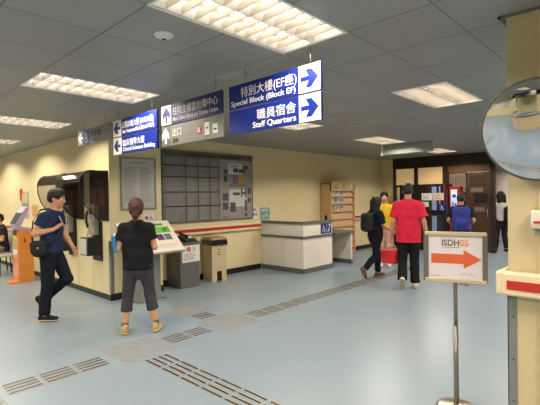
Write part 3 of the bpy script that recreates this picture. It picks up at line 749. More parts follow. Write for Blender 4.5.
mb = MB(); text_lines(mb, -.16, .17, 1.29, 1.49, 6, -.008, -.006); mb.build('printed_lines', mat('tan_print', (170, 130, 90)), t)

# ------------------------------------------------------------------ tactile paving
M_BARM = mat('tactile_bar_steel', (196, 186, 170), .35, .6)
M_BARK = mat('tactile_bar_insert', (38, 28, 24), .6)
def bar_mesh():
    mb = MB(); mb.box(0, .272, -.019, .019, 0, .004, 0, .0015); mb.box(.006, .266, -.010, .010, .004, .0055, 1)
    bmesh.ops.recalc_face_normals(mb.bm, faces=mb.bm.faces)
    me = bpy.data.meshes.new('guide_bar'); mb.bm.to_mesh(me); mb.bm.free(); me.materials.append(M_BARM); me.materials.append(M_BARK)
    return me
BAR = bar_mesh()
def tactile_run(label, x, y, rotz, n):
    t = thing('tactile_strip', label, 'tactile strip', (x, y, .0005), rotz, 'strips of tactile guide bars')
    for k in range(n):
        for o in (-.105, -.035, .035, .105):
            link('guide_bar', BAR, t, (.3 * k + .014, o, 0))
    return t
tactile_run('steel guide bars at lower left, ending in the left studded pad', .97, 4.07, 0, 3)
tactile_run('short run of guide bars between the two middle studded pads', 2.56, 4.09, 0, 2)
tactile_run('long guide bars running past the walkers towards the entrance', 3.88, 4.09, 0, 16)
tactile_run('dark guide bars running down to the bottom middle of the picture', 2.236, 3.77, -PI / 2, 20)
tactile_run('short pair of dark bars between the pads before the lectern', 3.48, 4.73, -PI / 2, 1)
def stud_pad(label, x, y):
    mb = MB(); n = 12
    for i in range(n):
        for j in range(n):
            px, py = (i - (n - 1) / 2) * .05, (j - (n - 1) / 2) * .05
            mb.lathe([(.0165, 0), (.0155, .003), (.010, .0048), (0, .005)], 8, 0, (px, py, 0))
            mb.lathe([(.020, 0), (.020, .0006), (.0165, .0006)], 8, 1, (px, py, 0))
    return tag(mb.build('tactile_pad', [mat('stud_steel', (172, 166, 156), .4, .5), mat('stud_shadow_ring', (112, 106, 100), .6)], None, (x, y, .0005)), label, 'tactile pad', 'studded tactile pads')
stud_pad('studded pad where three strips meet, in front of the woman', 2.24, 4.10)
stud_pad('studded pad in the middle, right of the woman', 3.53, 4.12)
stud_pad('studded pad on the floor just before the lectern', 3.52, 5.03)
stud_pad('studded pad cut by the left bottom edge', .64, 4.06)

# ------------------------------------------------------------------ freestanding arrow sign
p0, p1 = Vector((3.120, 1.348)), Vector((3.246, .932))
dv = p1 - p0; wS = dv.length; rz = math.atan2(dv.y, dv.x); mid = (p0 + p1) / 2
t = thing('floor_sign', 'freestanding framed sign with a large orange arrow on a steel pole', 'sign', (mid.x, mid.y, 0), rz)
hw = wS / 2; z0, z1 = .955, 1.315; TB = Matrix.Rotation(math.radians(-4), 3, 'X')
def tl(mb):       # lean the sign head back slightly
    for v in mb.bm.verts: v.co = Vector((0, 0, 1.13)) + TB @ (v.co - Vector((0, 0, 1.13)))
    return mb
tl(MB().box(-hw + .01, hw - .01, -.006, .006, z0 + .01, z1 - .01)).build('poster_sheet', mat('sign_sheet', (214, 207, 210), .4, 0, .4), t)
for x0_ in (-hw, hw - .034): tl(MB().box(x0_, x0_ + .034, -.016, .012, z0, z1, 0, .004)).build('side_frame', mat('frame_grey', (112, 110, 104), .4, .5), t)
for z0_ in (z1 - .022, z0 - .008): tl(MB().box(-hw + .012, hw - .005, -.02, .014, z0_, z0_ + .03, 0, .005)).build('clip_frame', mat('frame_champagne', (216, 200, 170), .32, .6), t)
mb = MB(); cz = (z0 + z1) / 2 - .012
mb.prism([(-hw + .055, cz + .035), (.06, cz + .035), (.06, cz + .068), (hw - .04, cz), (.06, cz - .068), (.06, cz - .035), (-hw + .055, cz - .035)], -.0085, -.006)
tl(mb).build('arrow', mat('arrow_orange', (206, 92, 50), .5), t)
def lean_mesh(o):
    for v in o.data.vertices: v.co = Vector((0, 0, 1.13)) + TB @ (v.co - Vector((0, 0, 1.13)))
    return o
lean_mesh(text_mesh('lettering', 'ISDH', mat('logo_grey', (74, 72, 74), .5), t, -.088, z1 - .095, -.0068, .064, .118, 'LEFT', .0012))
lean_mesh(text_mesh('lettering', '05', mat('logo_orange', (224, 132, 60), .5), t, .034, z1 - .095, -.0068, .064, .058, 'LEFT', .0014))
mb = MB(); text_lines(mb, -.085, .08, z1 - .112, z1 - .104, 1, -.0075, -.006); text_lines(mb, -hw + .05, -hw + .15, z0 + .035, z0 + .043, 1, -.0075, -.006)
for k in range(5): disc(mb, .04 + k * .022, z0 + .055 + .006 * (k % 2), .008, -.0075, -.006, 1)
tl(mb).build('small_print', [M_INKL, mat('stamp_lilac', (186, 176, 206), .5)], t)
mb = MB(); mb.tube([(0, .03, .012), (0, .03, .62)], .018, 16); mb.tube([(0, .03, .60), (0, .03, 1.2)], .0145, 16); mb.build('pole', mat('pole_steel', (146, 143, 134), .32, .85), t)
mb = MB(); mb.box(-.05, .05, .008, .032, 1.02, 1.16, 0, .003); mb.build('bracket', M_STEEL, t)
mb = MB(); mb.tube([(.03, .03, .935), (.075, .03, .935)], .010, 10); mb.ball((.08, .03, .935), (.016, .016, .016)); mb.build('adjusting_knob', M_ALU, t)
mb = MB(); mb.lathe([(0, .028), (.03, .028), (.05, .020), (.125, .014), (.14, .009), (.142, 0), (0, 0)], 40, 0, (0, .03, 0)); mb.build('base', mat('base_champagne', (176, 164, 148), .3, .9), t)

# ------------------------------------------------------------------ convex mirror on the pillar
mc = Vector((2.865, .545, 1.967)); rad = .304
axis = Vector((-.94, .0, -.34)).normalized()
Rm = axis.to_track_quat('Z', 'Y').to_matrix()
t = thing('convex_mirror', 'large round convex traffic mirror mounted on the right pillar', 'mirror', mc)
Rc = .85; sag = Rc - math.sqrt(Rc * Rc - rad * rad)
pr = []
for k in range(0, 25):
    r = rad * k / 24; pr.append((r, math.sqrt(Rc * Rc - r * r) - (Rc - sag)))
mb = MB(); mb.lathe(pr, 96, 0, (0, 0, 0), Rm); mb.build('mirror_dome', M_MIRROR, t)
mb = MB(); mb.lathe([(rad - .003, .006), (rad + .005, .006), (rad + .007, .0), (rad + .005, -.010), (rad - .02, -.014), (rad - .012, 0), (rad - .003, .006)], 96, 0, (0, 0, 0), Rm); mb.build('rim', mat('mirror_rim', (84, 78, 70), .5), t)
mb = MB(); mb.lathe([(0, -.06), (.05, -.06), (.12, -.035), (rad - .01, -.010)], 64, 0, (0, 0, 0), Rm); mb.build('back_shell', M_GREYDK, t)
MB().tube([(.03, 0, .0), (.13, 0, .0), (.183, 0, -.0)], .02, 12).build('wall_arm', M_STEEL, t)
t = thing('wall_dispenser', 'white wall box with a red stripe on the pillar under the mirror', 'dispenser', (3.05, .55, 0), -PI / 2)
mb = MB(); mb.prism([(-.005, 1.36), (-.08, 1.385), (-.09, 1.41), (-.09, 1.48), (-.07, 1.495), (-.005, 1.495)], -.055, .15, 0, 'yz', .004); mb.build('body', mat('dispenser_white', (232, 222, 206), .4), t)
MB().box(-.04, .15, -.093, -.089, 1.415, 1.43).build('red_stripe', M_RED, t)
MB().box(-.04, .15, -.08, -.02, 1.345, 1.362, 0, .003).build('drip_tray', M_GREYP, t)

# ------------------------------------------------------------------ dark entrance facade at x = 12.33, facing -x (local x = world -y)
M_BRONZE = mat('dark_bronze_frame', (46, 36, 28), .4, .3)
M_DKWOOD = make_wood_mat('dark_brown_wood', (52, 34, 22), (74, 48, 30), (1, 1, 8), .4)
M_BRWOOD = make_wood_mat('red_brown_wood', (96, 58, 34), (120, 74, 44), (8, 1, 1), .45)
FX, FY = 12.33, 6.27
t = thing('entrance_facade', 'dark bronze framed entrance wall with lit upper windows', 'entrance', (FX, FY, 0), -PI / 2)
fy = lambda y: FY - y
MB().box(0, fy(3.34), -.06, .08, 2.42, CZ - .003).build('header', M_BRONZE, t)
for (a, b, nm) in ((6.268, 6.195, 0), (5.58, 5.48, 1), (4.72, 4.56, 2), (3.45, 3.34, 3)):
    MB().box(fy(a), fy(b), -.05, .08, 0, 2.42).build('post', M_BRONZE, t)
MB().box(fy(6.195), fy(4.72), -.04, .05, 1.86, 1.92).build('transom', M_BRONZE, t)
MB().box(fy(6.195), fy(4.72), -.02, .0, .02, .9).build('kick_panel', mat('facade_black', (24, 20, 18), .4), t)
M_GLASS = mat('window_glass', (235, 240, 240), .05, 0, .5, alpha=.16)
for (a, b, z0_, z1_) in ((6.195, 5.58, 1.92, 2.42), (5.48, 4.72, 1.92, 2.42), (6.195, 5.58, .9, 1.86)):
    MB().box(fy(a), fy(b), .02, .028, z0_, z1_).build('window_pane', mat('lit_frosted_pane', (214, 180, 128), .4, emit=.42) if z0_ > 1.5 else M_GLASS, t)
MB().box(fy(4.93), fy(4.72), .03, .05, 1.92, 2.42).build('blind', mat('brown_blind', (110, 82, 54), .6), t)
# right half: brown timber header, poster wall, timber door
MB().box(fy(4.56), fy(3.45), -.03, .05, 2.22, 2.42).build('timber_header', M_BRWOOD, t)
MB().box(fy(4.56), fy(4.08), .0, .05, 0, 2.22).build('timber_panel', M_DKWOOD, t)
dr = MB().box(fy(4.06), fy(3.45), -.02, .05, .01, 2.21).build('door', M_DKWOOD, t)
for (a, b, z0_, z1_, m, nm) in ((3.86, 3.52, 1.36, 1.62, M_BLACKPL, 'door_window'), (3.96, 3.64, 1.66, 1.78, mat('plate_grey', (120, 112, 104), .4, .4), 'door_plate'), (3.98, 3.56, 1.84, 2.12, mat('door_glass_dark', (72, 54, 40), .2), 'upper_glass'), (3.86, 3.60, 1.12, 1.24, mat('plate_grey', (120, 112, 104)), 'door_plate')):
    MB().box(fy(a), fy(b), -.028, -.018, z0_, z1_).build(nm, m, dr)
MB().tube([(fy(3.52), -.07, .95), (fy(3.52), -.07, 1.2)], .012, 8).build('door_handle', M_STEEL, dr)
pt = MB().box(fy(4.54), fy(4.09), -.02, -.001, 1.78, 2.2).build('wall_poster', mat('poster_brown_grey', (128, 112, 98), .6, var=.15, vscale=10), t)
mb = MB()
for k in range(9): mb.box(fy(4.52) + k * .048, fy(4.52) + k * .048 + .02, -.022, -.02, 1.84 + .03 * (k % 3), 2.15)
mb.build('printed_columns', mat('poster_print', (84, 66, 54), .6), pt)
MB().box(fy(4.30), fy(4.1), -.02, -.001, 1.66, 1.76).build('plate', mat('plate_tan', (150, 130, 110), .5), t)
# black glass vending cabinet in front of the facade
t = thing('vending_machine', 'black glass-fronted vending machine with white papers and access sticker', 'vending machine', (11.75, 5.81, 0), -PI / 2)
VW, VH = 1.375, 1.91
MB().box(0, VW, .03, .5, .06, VH, 0, .01).build('cabinet', mat('vending_black', (20, 17, 16), .35), t)
MB().box(.02, VW - .02, .06, .48, 0, .06).build('plinth', M_BLACKPL, t)
MB().box(.03, .86, -.005, .03, .12, VH - .05, 0, .006).build('door', mat('vending_door', (26, 21, 19), .25), t)
mb = MB(); mb.box(.89, 1.29, .0, .028, 1.14, VH - .04, 0); mb.build('glass_panel', mat('vending_glass', (38, 42, 54), .15, 0, .6), t)
mb = MB(); mb.box(.89, 1.29, 0, .028, .35, 1.05, 0); mb.build('glass_panel', mat('vending_glass', (38, 42, 54)), t)
M_VENDREFL = mat('vending_reflection', (130, 142, 176), .4, emit=.12)  # bluish reflection in the glass, painted as faintly glowing strips
for (x0, x1, z0_, z1_) in ((.99, 1.12, 1.17, VH - .08), (1.19, 1.23, 1.17, VH - .08), (.99, 1.12, .45, 1.0)): MB().box(x0, x1, -.004, 0, z0_, z1_, 0, .004).build('glass_reflection', M_VENDREFL, t)
mb = MB(); mb.box(1.315, 1.345, -.002, .03, 1.3, VH - .04); mb.build('red_edge', mat('vending_red', (150, 34, 34), .4), t)
for (x, z, w, h, m) in ((.70, 1.45, .29, .20, M_PAPER), (1.02, 1.45, .30, .20, M_PAPERP), (.72, 1.26, .18, .14, M_PAPER)):
    p = MB().box(x, x + w, -.016, -.007, z, z + h).build('paper', m, t)
    mb = MB(); text_lines(mb, x + .03, x + w - .03, z + .03, z + h - .03, 4, -.0175, -.016, 0, .3); mb.build('printed_lines', M_INKL, p)
mb = MB(); mb.box(1.185, 1.365, -.014, -.006, 1.15, 1.34, 0); wheelchair(mb, 1.27, 1.235, .075, -.017, -.014, 1); mb.build('access_sticker', [M_SBLUE, WH], t)
# red-framed drinks machine
t = thing('vending_machine', 'slim red-framed drinks machine with a bright display', 'vending machine', (11.95, 4.425, 0), -PI / 2)
MB().box(0, .27, .03, .33, .03, 1.83, 0, .008).build('cabinet', mat('vending_red', (170, 30, 34), .4), t)
MB().box(.01, .26, .05, .31, 0, .03).build('plinth', M_BLACKPL, t)
mb = MB(); mb.box(.045, .215, .02, .032, .95, 1.74, 0); mb.build('display', mat('lit_display', (180, 196, 226), .3, emit=.6), t)
mb = MB(); disc(mb, .14, 1.56, .05, .014, .02, 0); mb.box(.07, .13, .015, .02, 1.2, 1.4, 1); mb.box(.15, .2, .015, .02, 1.18, 1.36, 0); mb.box(.07, .19, .015, .02, 1.02, 1.1, 1); mb.build('product_pictures', [mat('pict_dark', (60, 56, 70)), mat('pict_blue', (120, 150, 200))], t)
MB().box(.05, .21, .02, .032, .25, .5).build('delivery_flap', M_BLACKPL, t)
# things seen in the corridor beyond
t = thing('corridor_noticeboard', 'pale notice board with papers beyond the entrance opening', 'notice board', (15.6, 3.95, 0), -PI / 2)
MB().box(0, 1.1, -.02, -.001, 1.1, 2.3).build('board', mat('board_lilac', (206, 190, 192), .6), t)
for k in range(6):
    x, z = .08 + (k % 3) * .33, 1.75 - (k // 3) * .5
    MB().box(x, x + .24, -.024, -.0205, z, z + .34).build('sheet', M_PAPER if k % 2 else mat('paper_cool', (214, 216, 226), .7), t)
struct(MB().box(12.6, 12.66, -6, 6.6, .001, .004).build('trim_8', mat('floor_strip_cream', (206, 200, 180), .5)))

# ------------------------------------------------------------------ seats at the far left
M_SEAT = mat('grey_seat_plastic', (170, 168, 168), .45)
def seat(label, y, x=2.62):
    t = thing('waiting_seat', label, 'seat', (x, y, 0), -PI / 2, 'grey waiting seats along the left wall')
    MB().box(-.22, .22, -.22, .20, .42, .455, 0, .012).build('seat_shell', M_SEAT, t)
    MB().hexa([(-.22, .18, .47), (.22, .18, .47), (.22, .215, .47), (-.22, .215, .47), (-.21, .27, .84), (.21, .27, .84), (.21, .30, .84), (-.21, .30, .84)], 0, .010).build('backrest', M_SEAT, t)
    MB().box(-.22, .22, .17, .21, .44, .48, 0, .006).build('joint', M_STEEL, t)
    for sx in (-.17, .17):
        MB().tube([(sx, -.17, 0), (sx, -.15, .42)], .014, 8).build('leg', M_BLACKPL, t)
        MB().tube([(sx, .20, 0), (sx, .17, .42)], .014, 8).build('leg', M_BLACKPL, t)
seat('grey plastic waiting seat nearest the orange kiosk at the left edge', 10.45)
seat('grey plastic waiting seat second along, with the person in black', 11.0)

# ------------------------------------------------------------------ room behind the viewer (seen only in the convex mirror)
t = thing('reception_counter', 'curved cream reception counter seen only in the round mirror', 'counter', (-2.3, 1.9, 0))
mb = MB()
seg = [(1.7 * math.cos(a), 1.4 * math.sin(a)) for a in [math.radians(q) for q in range(-100, 101, 10)]]
for (a, b), (c, d) in zip(seg, seg[1:]):
    mb.hexa([(a * .93, b * .93, 0), (a, b, 0), (c, d, 0), (c * .93, d * .93, 0), (a * .93, b * .93, 1.0), (a, b, 1.0), (c, d, 1.0), (c * .93, d * .93, 1.0)])
mb.build('front', mat('counter_cream', (214, 186, 146), .4), t)
mb = MB()
for (a, b), (c, d) in zip(seg, seg[1:]):
    mb.hexa([(a * .8, b * .8, 1.0), (a * 1.04, b * 1.04, 1.0), (c * 1.04, d * 1.04, 1.0), (c * .8, d * .8, 1.0), (a * .8, b * .8, 1.06), (a * 1.04, b * 1.04, 1.06), (c * 1.04, d * 1.04, 1.06), (c * .8, d * .8, 1.06)])
mb.build('countertop', M_GREYDK, t)
for k, (y, w, m) in enumerate(((3.2, .9, 'poster_yellow'), (4.8, 1.1, 'paper_cool'), (6.4, 1.0, 'paper_grey'), (8.2, 1.2, 'paper_cool'), (10.5, 1.0, 'paper_grey'))):
    t = thing('notice_board', 'framed notice board behind the viewer, %s in the mirror' % ('yellow one', 'second along', 'third along', 'fourth along', 'last one')[k], 'notice board', (-6, y, 0), PI / 2)
    MB().box(-w / 2, w / 2, -.03, -.002, 1.2, 2.1).build('board', mat(m, (210, 200, 190)), t)
    mb = MB(); mb.box(-w / 2 - .03, w / 2 + .03, -.035, -.001, 2.1, 2.13); mb.box(-w / 2 - .03, w / 2 + .03, -.035, -.001, 1.17, 1.2); mb.build('frame', M_GREYDK, t)
for k, y in enumerate((1.2, 3.9)):
    struct(MB().box(-4.6, -4.2, y, y + .4, 0, CZ).build('wall_post', M_WALL))
struct(MB().box(-4.7, -4.2, 1.2, 4.3, 2.25, CZ - .01).build('wall_bulkhead', mat('bulkhead_dark', (80, 78, 74), .5)))

# ------------------------------------------------------------------ people: smooth distance-field bodies and clothes
V3 = lambda *a: np.array(a, dtype=np.float64)
def unit(v): return v / (np.linalg.norm(v) + 1e-9)
class Field:
    def __init__(s): s.ops = []
    def cone(s, a, b, ra, rb, k=.03, sq=(1, 1), flat=(0, 0), op='u'):
        s.ops.append(('c', np.array(a, float), np.array(b, float), ra, rb, k, sq, flat, op)); return s
    def ell(s, c, r, R=None, k=.02, op='u'):
        s.ops.append(('e', np.array(c, float), np.array(r, float), np.eye(3) if R is None else np.array(R, float), k, op)); return s
    def cut(s, p, n):
        s.ops.append(('p', np.array(p, float), unit(np.array(n, float)))); return s
    def boxcut(s, c, r, R=None):     # remove a box
        s.ops.append(('b', np.array(c, float), np.array(r, float), np.eye(3) if R is None else np.array(R, float))); return s
    def wrinkle(s, amp, f): s.ops.append(('w', amp, f)); return s
    def mesh(s, h):
        lo, hi = V3(9, 9, 9), V3(-9, -9, -9)
        for o in s.ops:
            if o[0] == 'c' and o[-1] == 'u':
                m = max(o[3], o[4]) * max(1, *o[6]) + .03
                lo = np.minimum(lo, np.minimum(o[1], o[2]) - m); hi = np.maximum(hi, np.maximum(o[1], o[2]) + m)
            if o[0] == 'e' and o[-1] == 'u':
                m = o[2].max() + .03; lo = np.minimum(lo, o[1] - m); hi = np.maximum(hi, o[1] + m)
        n = np.ceil((hi - lo) / h).astype(int) + 2
        ax = [lo[i] + h * np.arange(n[i]) for i in range(3)]
        F = np.full(n, .25, dtype=np.float32)
        def region(l, u):
            sl = []
            for i in range(3):
                a = max(0, int((l[i] - lo[i]) / h) - 1); b = min(n[i], int((u[i] - lo[i]) / h) + 3); sl.append(slice(a, max(a, b)))
            return tuple(sl)
        def grid(sl): return np.meshgrid(ax[0][sl[0]], ax[1][sl[1]], ax[2][sl[2]], indexing='ij', sparse=True)
        def blend(sl, d, k, op):
            f = F[sl]
            if op == 's': d = -d; hh = np.clip(.5 - .5 * (f - d) / k, 0, 1); F[sl] = f * (1 - hh) + d * hh + k * hh * (1 - hh)
            else: hh = np.clip(.5 + .5 * (d - f) / k, 0, 1); F[sl] = d * (1 - hh) + f * hh - k * hh * (1 - hh)
        full = (slice(None),) * 3
        for o in s.ops:
            if o[0] == 'c':
                _, a, b, ra, rb, k, sq, flat, op = o
                m = max(ra, rb) * max(1, *sq) + k + 3 * h
                sl = region(np.minimum(a, b) - m, np.maximum(a, b) + m); X, Y, Z = grid(sl)
                sx, sy = sq
                X, Y = X / sx, Y / sy; A = V3(a[0] / sx, a[1] / sy, a[2]); B = V3(b[0] / sx, b[1] / sy, b[2]); D = B - A; L2 = (D @ D) + 1e-12
                tt = ((X - A[0]) * D[0] + (Y - A[1]) * D[1] + (Z - A[2]) * D[2]) / L2; tc = np.clip(tt, 0, 1)
                d = np.sqrt((X - A[0] - tc * D[0]) ** 2 + (Y - A[1] - tc * D[1]) ** 2 + (Z - A[2] - tc * D[2]) ** 2) - (ra + (rb - ra) * tc)
                d = d * min(1, sx, sy); L = math.sqrt(L2)
                if flat[0]: d = np.maximum(d, -tt * L)
                if flat[1]: d = np.maximum(d, (tt - 1) * L)
                blend(sl, d.astype(np.float32), k, op)
            elif o[0] == 'e':
                _, c, r, R, k, op = o
                m = r.max() + k + 3 * h; sl = region(c - m, c + m); X, Y, Z = grid(sl)
                X, Y, Z = X - c[0], Y - c[1], Z - c[2]
                Q = [R[0, i] * X + R[1, i] * Y + R[2, i] * Z for i in range(3)]
                k0 = np.sqrt(sum((Q[i] / r[i]) ** 2 for i in range(3))); k1 = np.sqrt(sum((Q[i] / r[i] ** 2) ** 2 for i in range(3))) + 1e-6
                blend(sl, (k0 * (k0 - 1) / k1).astype(np.float32), k, op)
            elif o[0] == 'p':
                X, Y, Z = grid(full); d = (X - o[1][0]) * o[2][0] + (Y - o[1][1]) * o[2][1] + (Z - o[1][2]) * o[2][2]
                F[...] = np.maximum(F, d)
            elif o[0] == 'b':
                _, c, r, R = o; X, Y, Z = grid(full); X, Y, Z = X - c[0], Y - c[1], Z - c[2]
                Q = [np.abs(R[0, i] * X + R[1, i] * Y + R[2, i] * Z) - r[i] for i in range(3)]
                d = np.maximum(np.maximum(Q[0], Q[1]), Q[2]); F[...] = np.maximum(F, -d)
            elif o[0] == 'w':
                X, Y, Z = grid(full); f = o[2]
                F += (o[1] * (np.sin(f * (Z + .45 * X + .3 * Y)) * np.sin(.63 * f * (X - .5 * Z + .2)) + .6 * np.sin(1.7 * f * (Y + .6 * X - .5 * Z)) * np.sin(.4 * f * Z))).astype(np.float32)
        return surface_net(F, lo, h)
def surface_net(F, lo, h):
    F = F.copy()
    for i in range(3):
        ix = [slice(None)] * 3; ix[i] = 0; F[tuple(ix)] = .1; ix[i] = -1; F[tuple(ix)] = .1
    S = F < 0
    n = F.shape; c = [m - 1 for m in n]
    cnt = np.zeros(c, np.float32); P = [np.zeros(c, np.float32) for _ in range(3)]
    for axn in range(3):
        o1, o2 = [i for i in range(3) if i != axn]
        for u in (0, 1):
            for v in (0, 1):
                a = [None] * 3; b = [None] * 3
                a[axn] = slice(0, c[axn]); b[axn] = slice(1, c[axn] + 1)
                a[o1] = b[o1] = slice(u, u + c[o1]); a[o2] = b[o2] = slice(v, v + c[o2])
                fa, fb = F[tuple(a)], F[tuple(b)]; x = (fa < 0) != (fb < 0)
                t = np.where(x, fa / np.where(x, fa - fb, 1), 0)
                cnt += x; P[axn] += t; P[o1] += x * u; P[o2] += x * v
    act = cnt > 0; idx = np.full(c, -1, np.int64); I = np.argwhere(act); idx[act] = np.arange(len(I))
    co = np.stack([lo[i] + h * (I[:, i] + P[i][act] / cnt[act]) for i in range(3)], 1)
    quads = []
    for axn in range(3):
        o1, o2 = (axn + 1) % 3, (axn + 2) % 3
        a = [slice(1, -1)] * 3; b = [slice(1, -1)] * 3; a[axn] = slice(0, n[axn] - 1); b[axn] = slice(1, n[axn])
        sa, sb = S[tuple(a)], S[tuple(b)]; e = np.argwhere(sa != sb); ins = sa[tuple(e.T)]
        base_ = e.copy(); base_[:, o1] += 1; base_[:, o2] += 1
        def at(d1, d2):
            q = base_.copy(); q[:, o1] += d1; q[:, o2] += d2; return idx[tuple(q.T)]
        q = np.stack([at(-1, -1), at(0, -1), at(0, 0), at(-1, 0)], 1)
        q[~ins] = q[~ins][:, ::-1]; quads.append(q)
    return co, np.concatenate(quads)
def field_obj(name, field, h, m, parent):
    co, q = field.mesh(h)
    me = bpy.data.meshes.new(name)
    me.vertices.add(len(co)); me.vertices.foreach_set('co', co.astype(np.float32).ravel())
    me.loops.add(q.size); me.loops.foreach_set('vertex_index', q.astype(np.int32).ravel())
    me.polygons.add(len(q)); me.polygons.foreach_set('loop_start', np.arange(0, q.size, 4, dtype=np.int32))
    me.polygons.foreach_set('use_smooth', np.ones(len(q), bool))
    me.update(calc_edges=True); me.validate(); me.materials.append(m)
    return link(name, me, parent)
def rotm(yaw=0, pitch=0, roll=0):
    """head frame: yaw about z, pitch > 0 nods towards the front (-y)"""
    return np.array((Matrix.Rotation(yaw, 3, 'Z') @ Matrix.Rotation(pitch, 3, 'X') @ Matrix.Rotation(roll, 3, 'Y')))
def skin_mat(name, rgb): return mat(name, rgb, .5, 0, .35, var=.05, vscale=9)

def add_hand(f, wr, d, n, sd, curl=.35, s=1.):
    d, n, sd = unit(d), unit(n), unit(sd)
    for o in (.026, .009, -.009, -.025):
        f.cone(wr + d * .01 * s + sd * o * .5 * s, wr + d * .085 * s + sd * o * s, .015 * s, .0125 * s, .012)
    for o, L in ((.027, .070), (.009, .078), (-.009, .072), (-.026, .056)):
        p = wr + d * .085 * s + sd * o * s; a = curl * .6
        for fr, r in ((.45, .0095), (.32, .0088), (.25, .008)):
            dr_ = d * math.cos(a) + n * math.sin(a) + sd * o * 1.2; q = p + unit(dr_) * L * fr * s
            f.cone(p, q, r * s, r * .93 * s, .004); p = q; a += curl
    p = wr + d * .025 * s + sd * .024 * s; q = p + unit(d * .62 + sd * .68 + n * .4) * .048 * s; e = q + unit(d * .85 + sd * .25 + n * .45) * .036 * s
    f.cone(p, q, .014 * s, .0105 * s, .008); f.cone(q, e, .0105 * s, .0085 * s, .004)
def add_head(f, c, R, s, fem=False):
    P = lambda x, y, z: c + R @ (V3(x, y, z) * s)
    E = lambda x, y, z, r, k=.02, op='u', R2=None: f.ell(P(x, y, z), V3(*r) * s, R if R2 is None else R @ R2, k, op)
    E(0, .012, .035, (.076, .094, .082), .02)                       # cranium
    E(0, -.028, -.040, (.058, .064, .072), .03)                     # face and jaw
    E(0, -.066, -.088, (.026, .022, .022), .025)                    # chin
    for sg in (1, -1):
        E(sg * .032, -.092, .006, (.017, .014, .012), .012, 's')    # eye sockets
        E(sg * .040, -.070, -.030, (.022, .022, .020), .02)         # cheekbones
        E(sg * .077, .012, -.006, (.009, .019, .031), .008)         # ears
        E(sg * .012, -.102, -.034, (.009, .010, .008), .006)        # nostrils
    f.cone(P(0, -.089, .012), P(0, -.112, -.028), .008 * s, .0115 * s, .010)
    f.cone(P(-.030, -.089, .028), P(.030, -.089, .028), .009 * s, .009 * s, .012)   # brow
    f.cone(P(-.018, -.088, -.056), P(.018, -.088, -.056), .006 * s, .006 * s, .006)
    f.cone(P(-.016, -.087, -.067), P(.016, -.087, -.067), .0065 * s, .0065 * s, .006)
def build_body(J, skin, t, h, fem, parts=None):
    s = J['s']; f = Field()
    w = .93 if fem else 1.0
    pel, che, nk, hd = J['pelvis'], J['chest'], J['neck'], J['head']
    mid = pel * .5 + che * .5
    f.cone(pel + V3(0, 0, -.03), pel + V3(0, 0, .05), .160 * s * (1.04 if fem else 1), .150 * s, .03, (1, .68))
    f.cone(pel + V3(0, 0, .05), mid, .150 * s * w, .132 * s * w, .05, (1, .68))
    f.cone(mid, che, .132 * s * w, .158 * s * w, .05, (1, .66))
    f.cone(che, che + V3(0, 0, .09 * s), .158 * s * w, .13 * s * w, .05, (1, .62))
    f.cone(J['shL'], J['shR'], .050 * s * w, .050 * s * w, .05)
    for q in 'LR': f.cone(nk - V3(0, -.01, .05), J['sh' + q] + V3(0, 0, .005), .05 * s * w, .045 * s * w, .03)
    f.cone(che + V3(0, .01, .12 * s), nk, .075 * s * w, .056 * s * w, .04); f.cone(nk, hd + J['hR'] @ V3(0, .018, -.04) * s, .056 * s * w, .054 * s * w, .02)
    for q in 'LR':
        sg = 1 if q == 'L' else -1
        f.cone(J['sh' + q], J['el' + q], .050 * s * w, .040 * s * w, .025); f.cone(J['el' + q], J['el' + q] * .55 + J['wr' + q] * .45, .040 * s * w, .038 * s * w, .012); f.cone(J['el' + q] * .55 + J['wr' + q] * .45, J['wr' + q], .038 * s * w, .027 * s * w, .015)
        f.cone(J['hip' + q], J['kn' + q], .086 * s, .056 * s, .03); cf = J['kn' + q] * .68 + J['an' + q] * .32 + J['calf' + q] * .018
        f.cone(J['kn' + q], cf, .052 * s, .053 * s, .015); f.cone(cf, J['an' + q], .053 * s, .036 * s, .015)
        toe = J['toe' + q]; f.cone(J['an' + q] - toe * .03 + V3(0, 0, 0), J['an' + q] + toe * .10 * s + J['up' + q] * -.045, .032 * s, .026 * s, .02)
        ha = J['hand' + q]; add_hand(f, J['wr' + q], ha[0], ha[1], ha[2], ha[3], .95 * s)
    add_head(f, hd, J['hR'], s * 1.0, fem)
    return field_obj('body', f, h, skin, t)
def prep(s, d, headrot=(0, 0, 0)):
    J = {k: V3(*v) for k, v in d.items() if not k.startswith('hand')}
    J['s'] = s; J['hR'] = rotm(*headrot)
    cx = J['chest'][0]
    for q in 'LR':
        J['sh' + q] = V3(cx + (J['sh' + q][0] - cx) * .88, J['sh' + q][1], J['sh' + q][2] - .012); J['el' + q][0] = cx + (J['el' + q][0] - cx) * .90
    for q in 'LR':
        toe = unit(J.get('toe' + q, V3(0, -1, 0))); J['toe' + q] = toe
        sh = unit(J['kn' + q] - J['an' + q]); J['up' + q] = unit(sh - toe * (sh @ toe))
        J['calf' + q] = -unit(np.cross(np.cross(sh, toe), sh)) * .8
        if 'hand' + q in d: J['hand' + q] = [V3(*d['hand' + q][0]), V3(*d['hand' + q][1]), V3(*d['hand' + q][2]), d['hand' + q][3]]
        else:
            fd = unit(J['wr' + q] - J['el' + q]); sg = 1 if q == 'L' else -1
            nrm_ = unit(V3(-sg, 0, 0) - fd * (V3(-sg, 0, 0) @ fd)); J['hand' + q] = [fd, nrm_, unit(V3(0, -1, 0) - fd * (V3(0, -1, 0) @ fd)), .4]
    return J
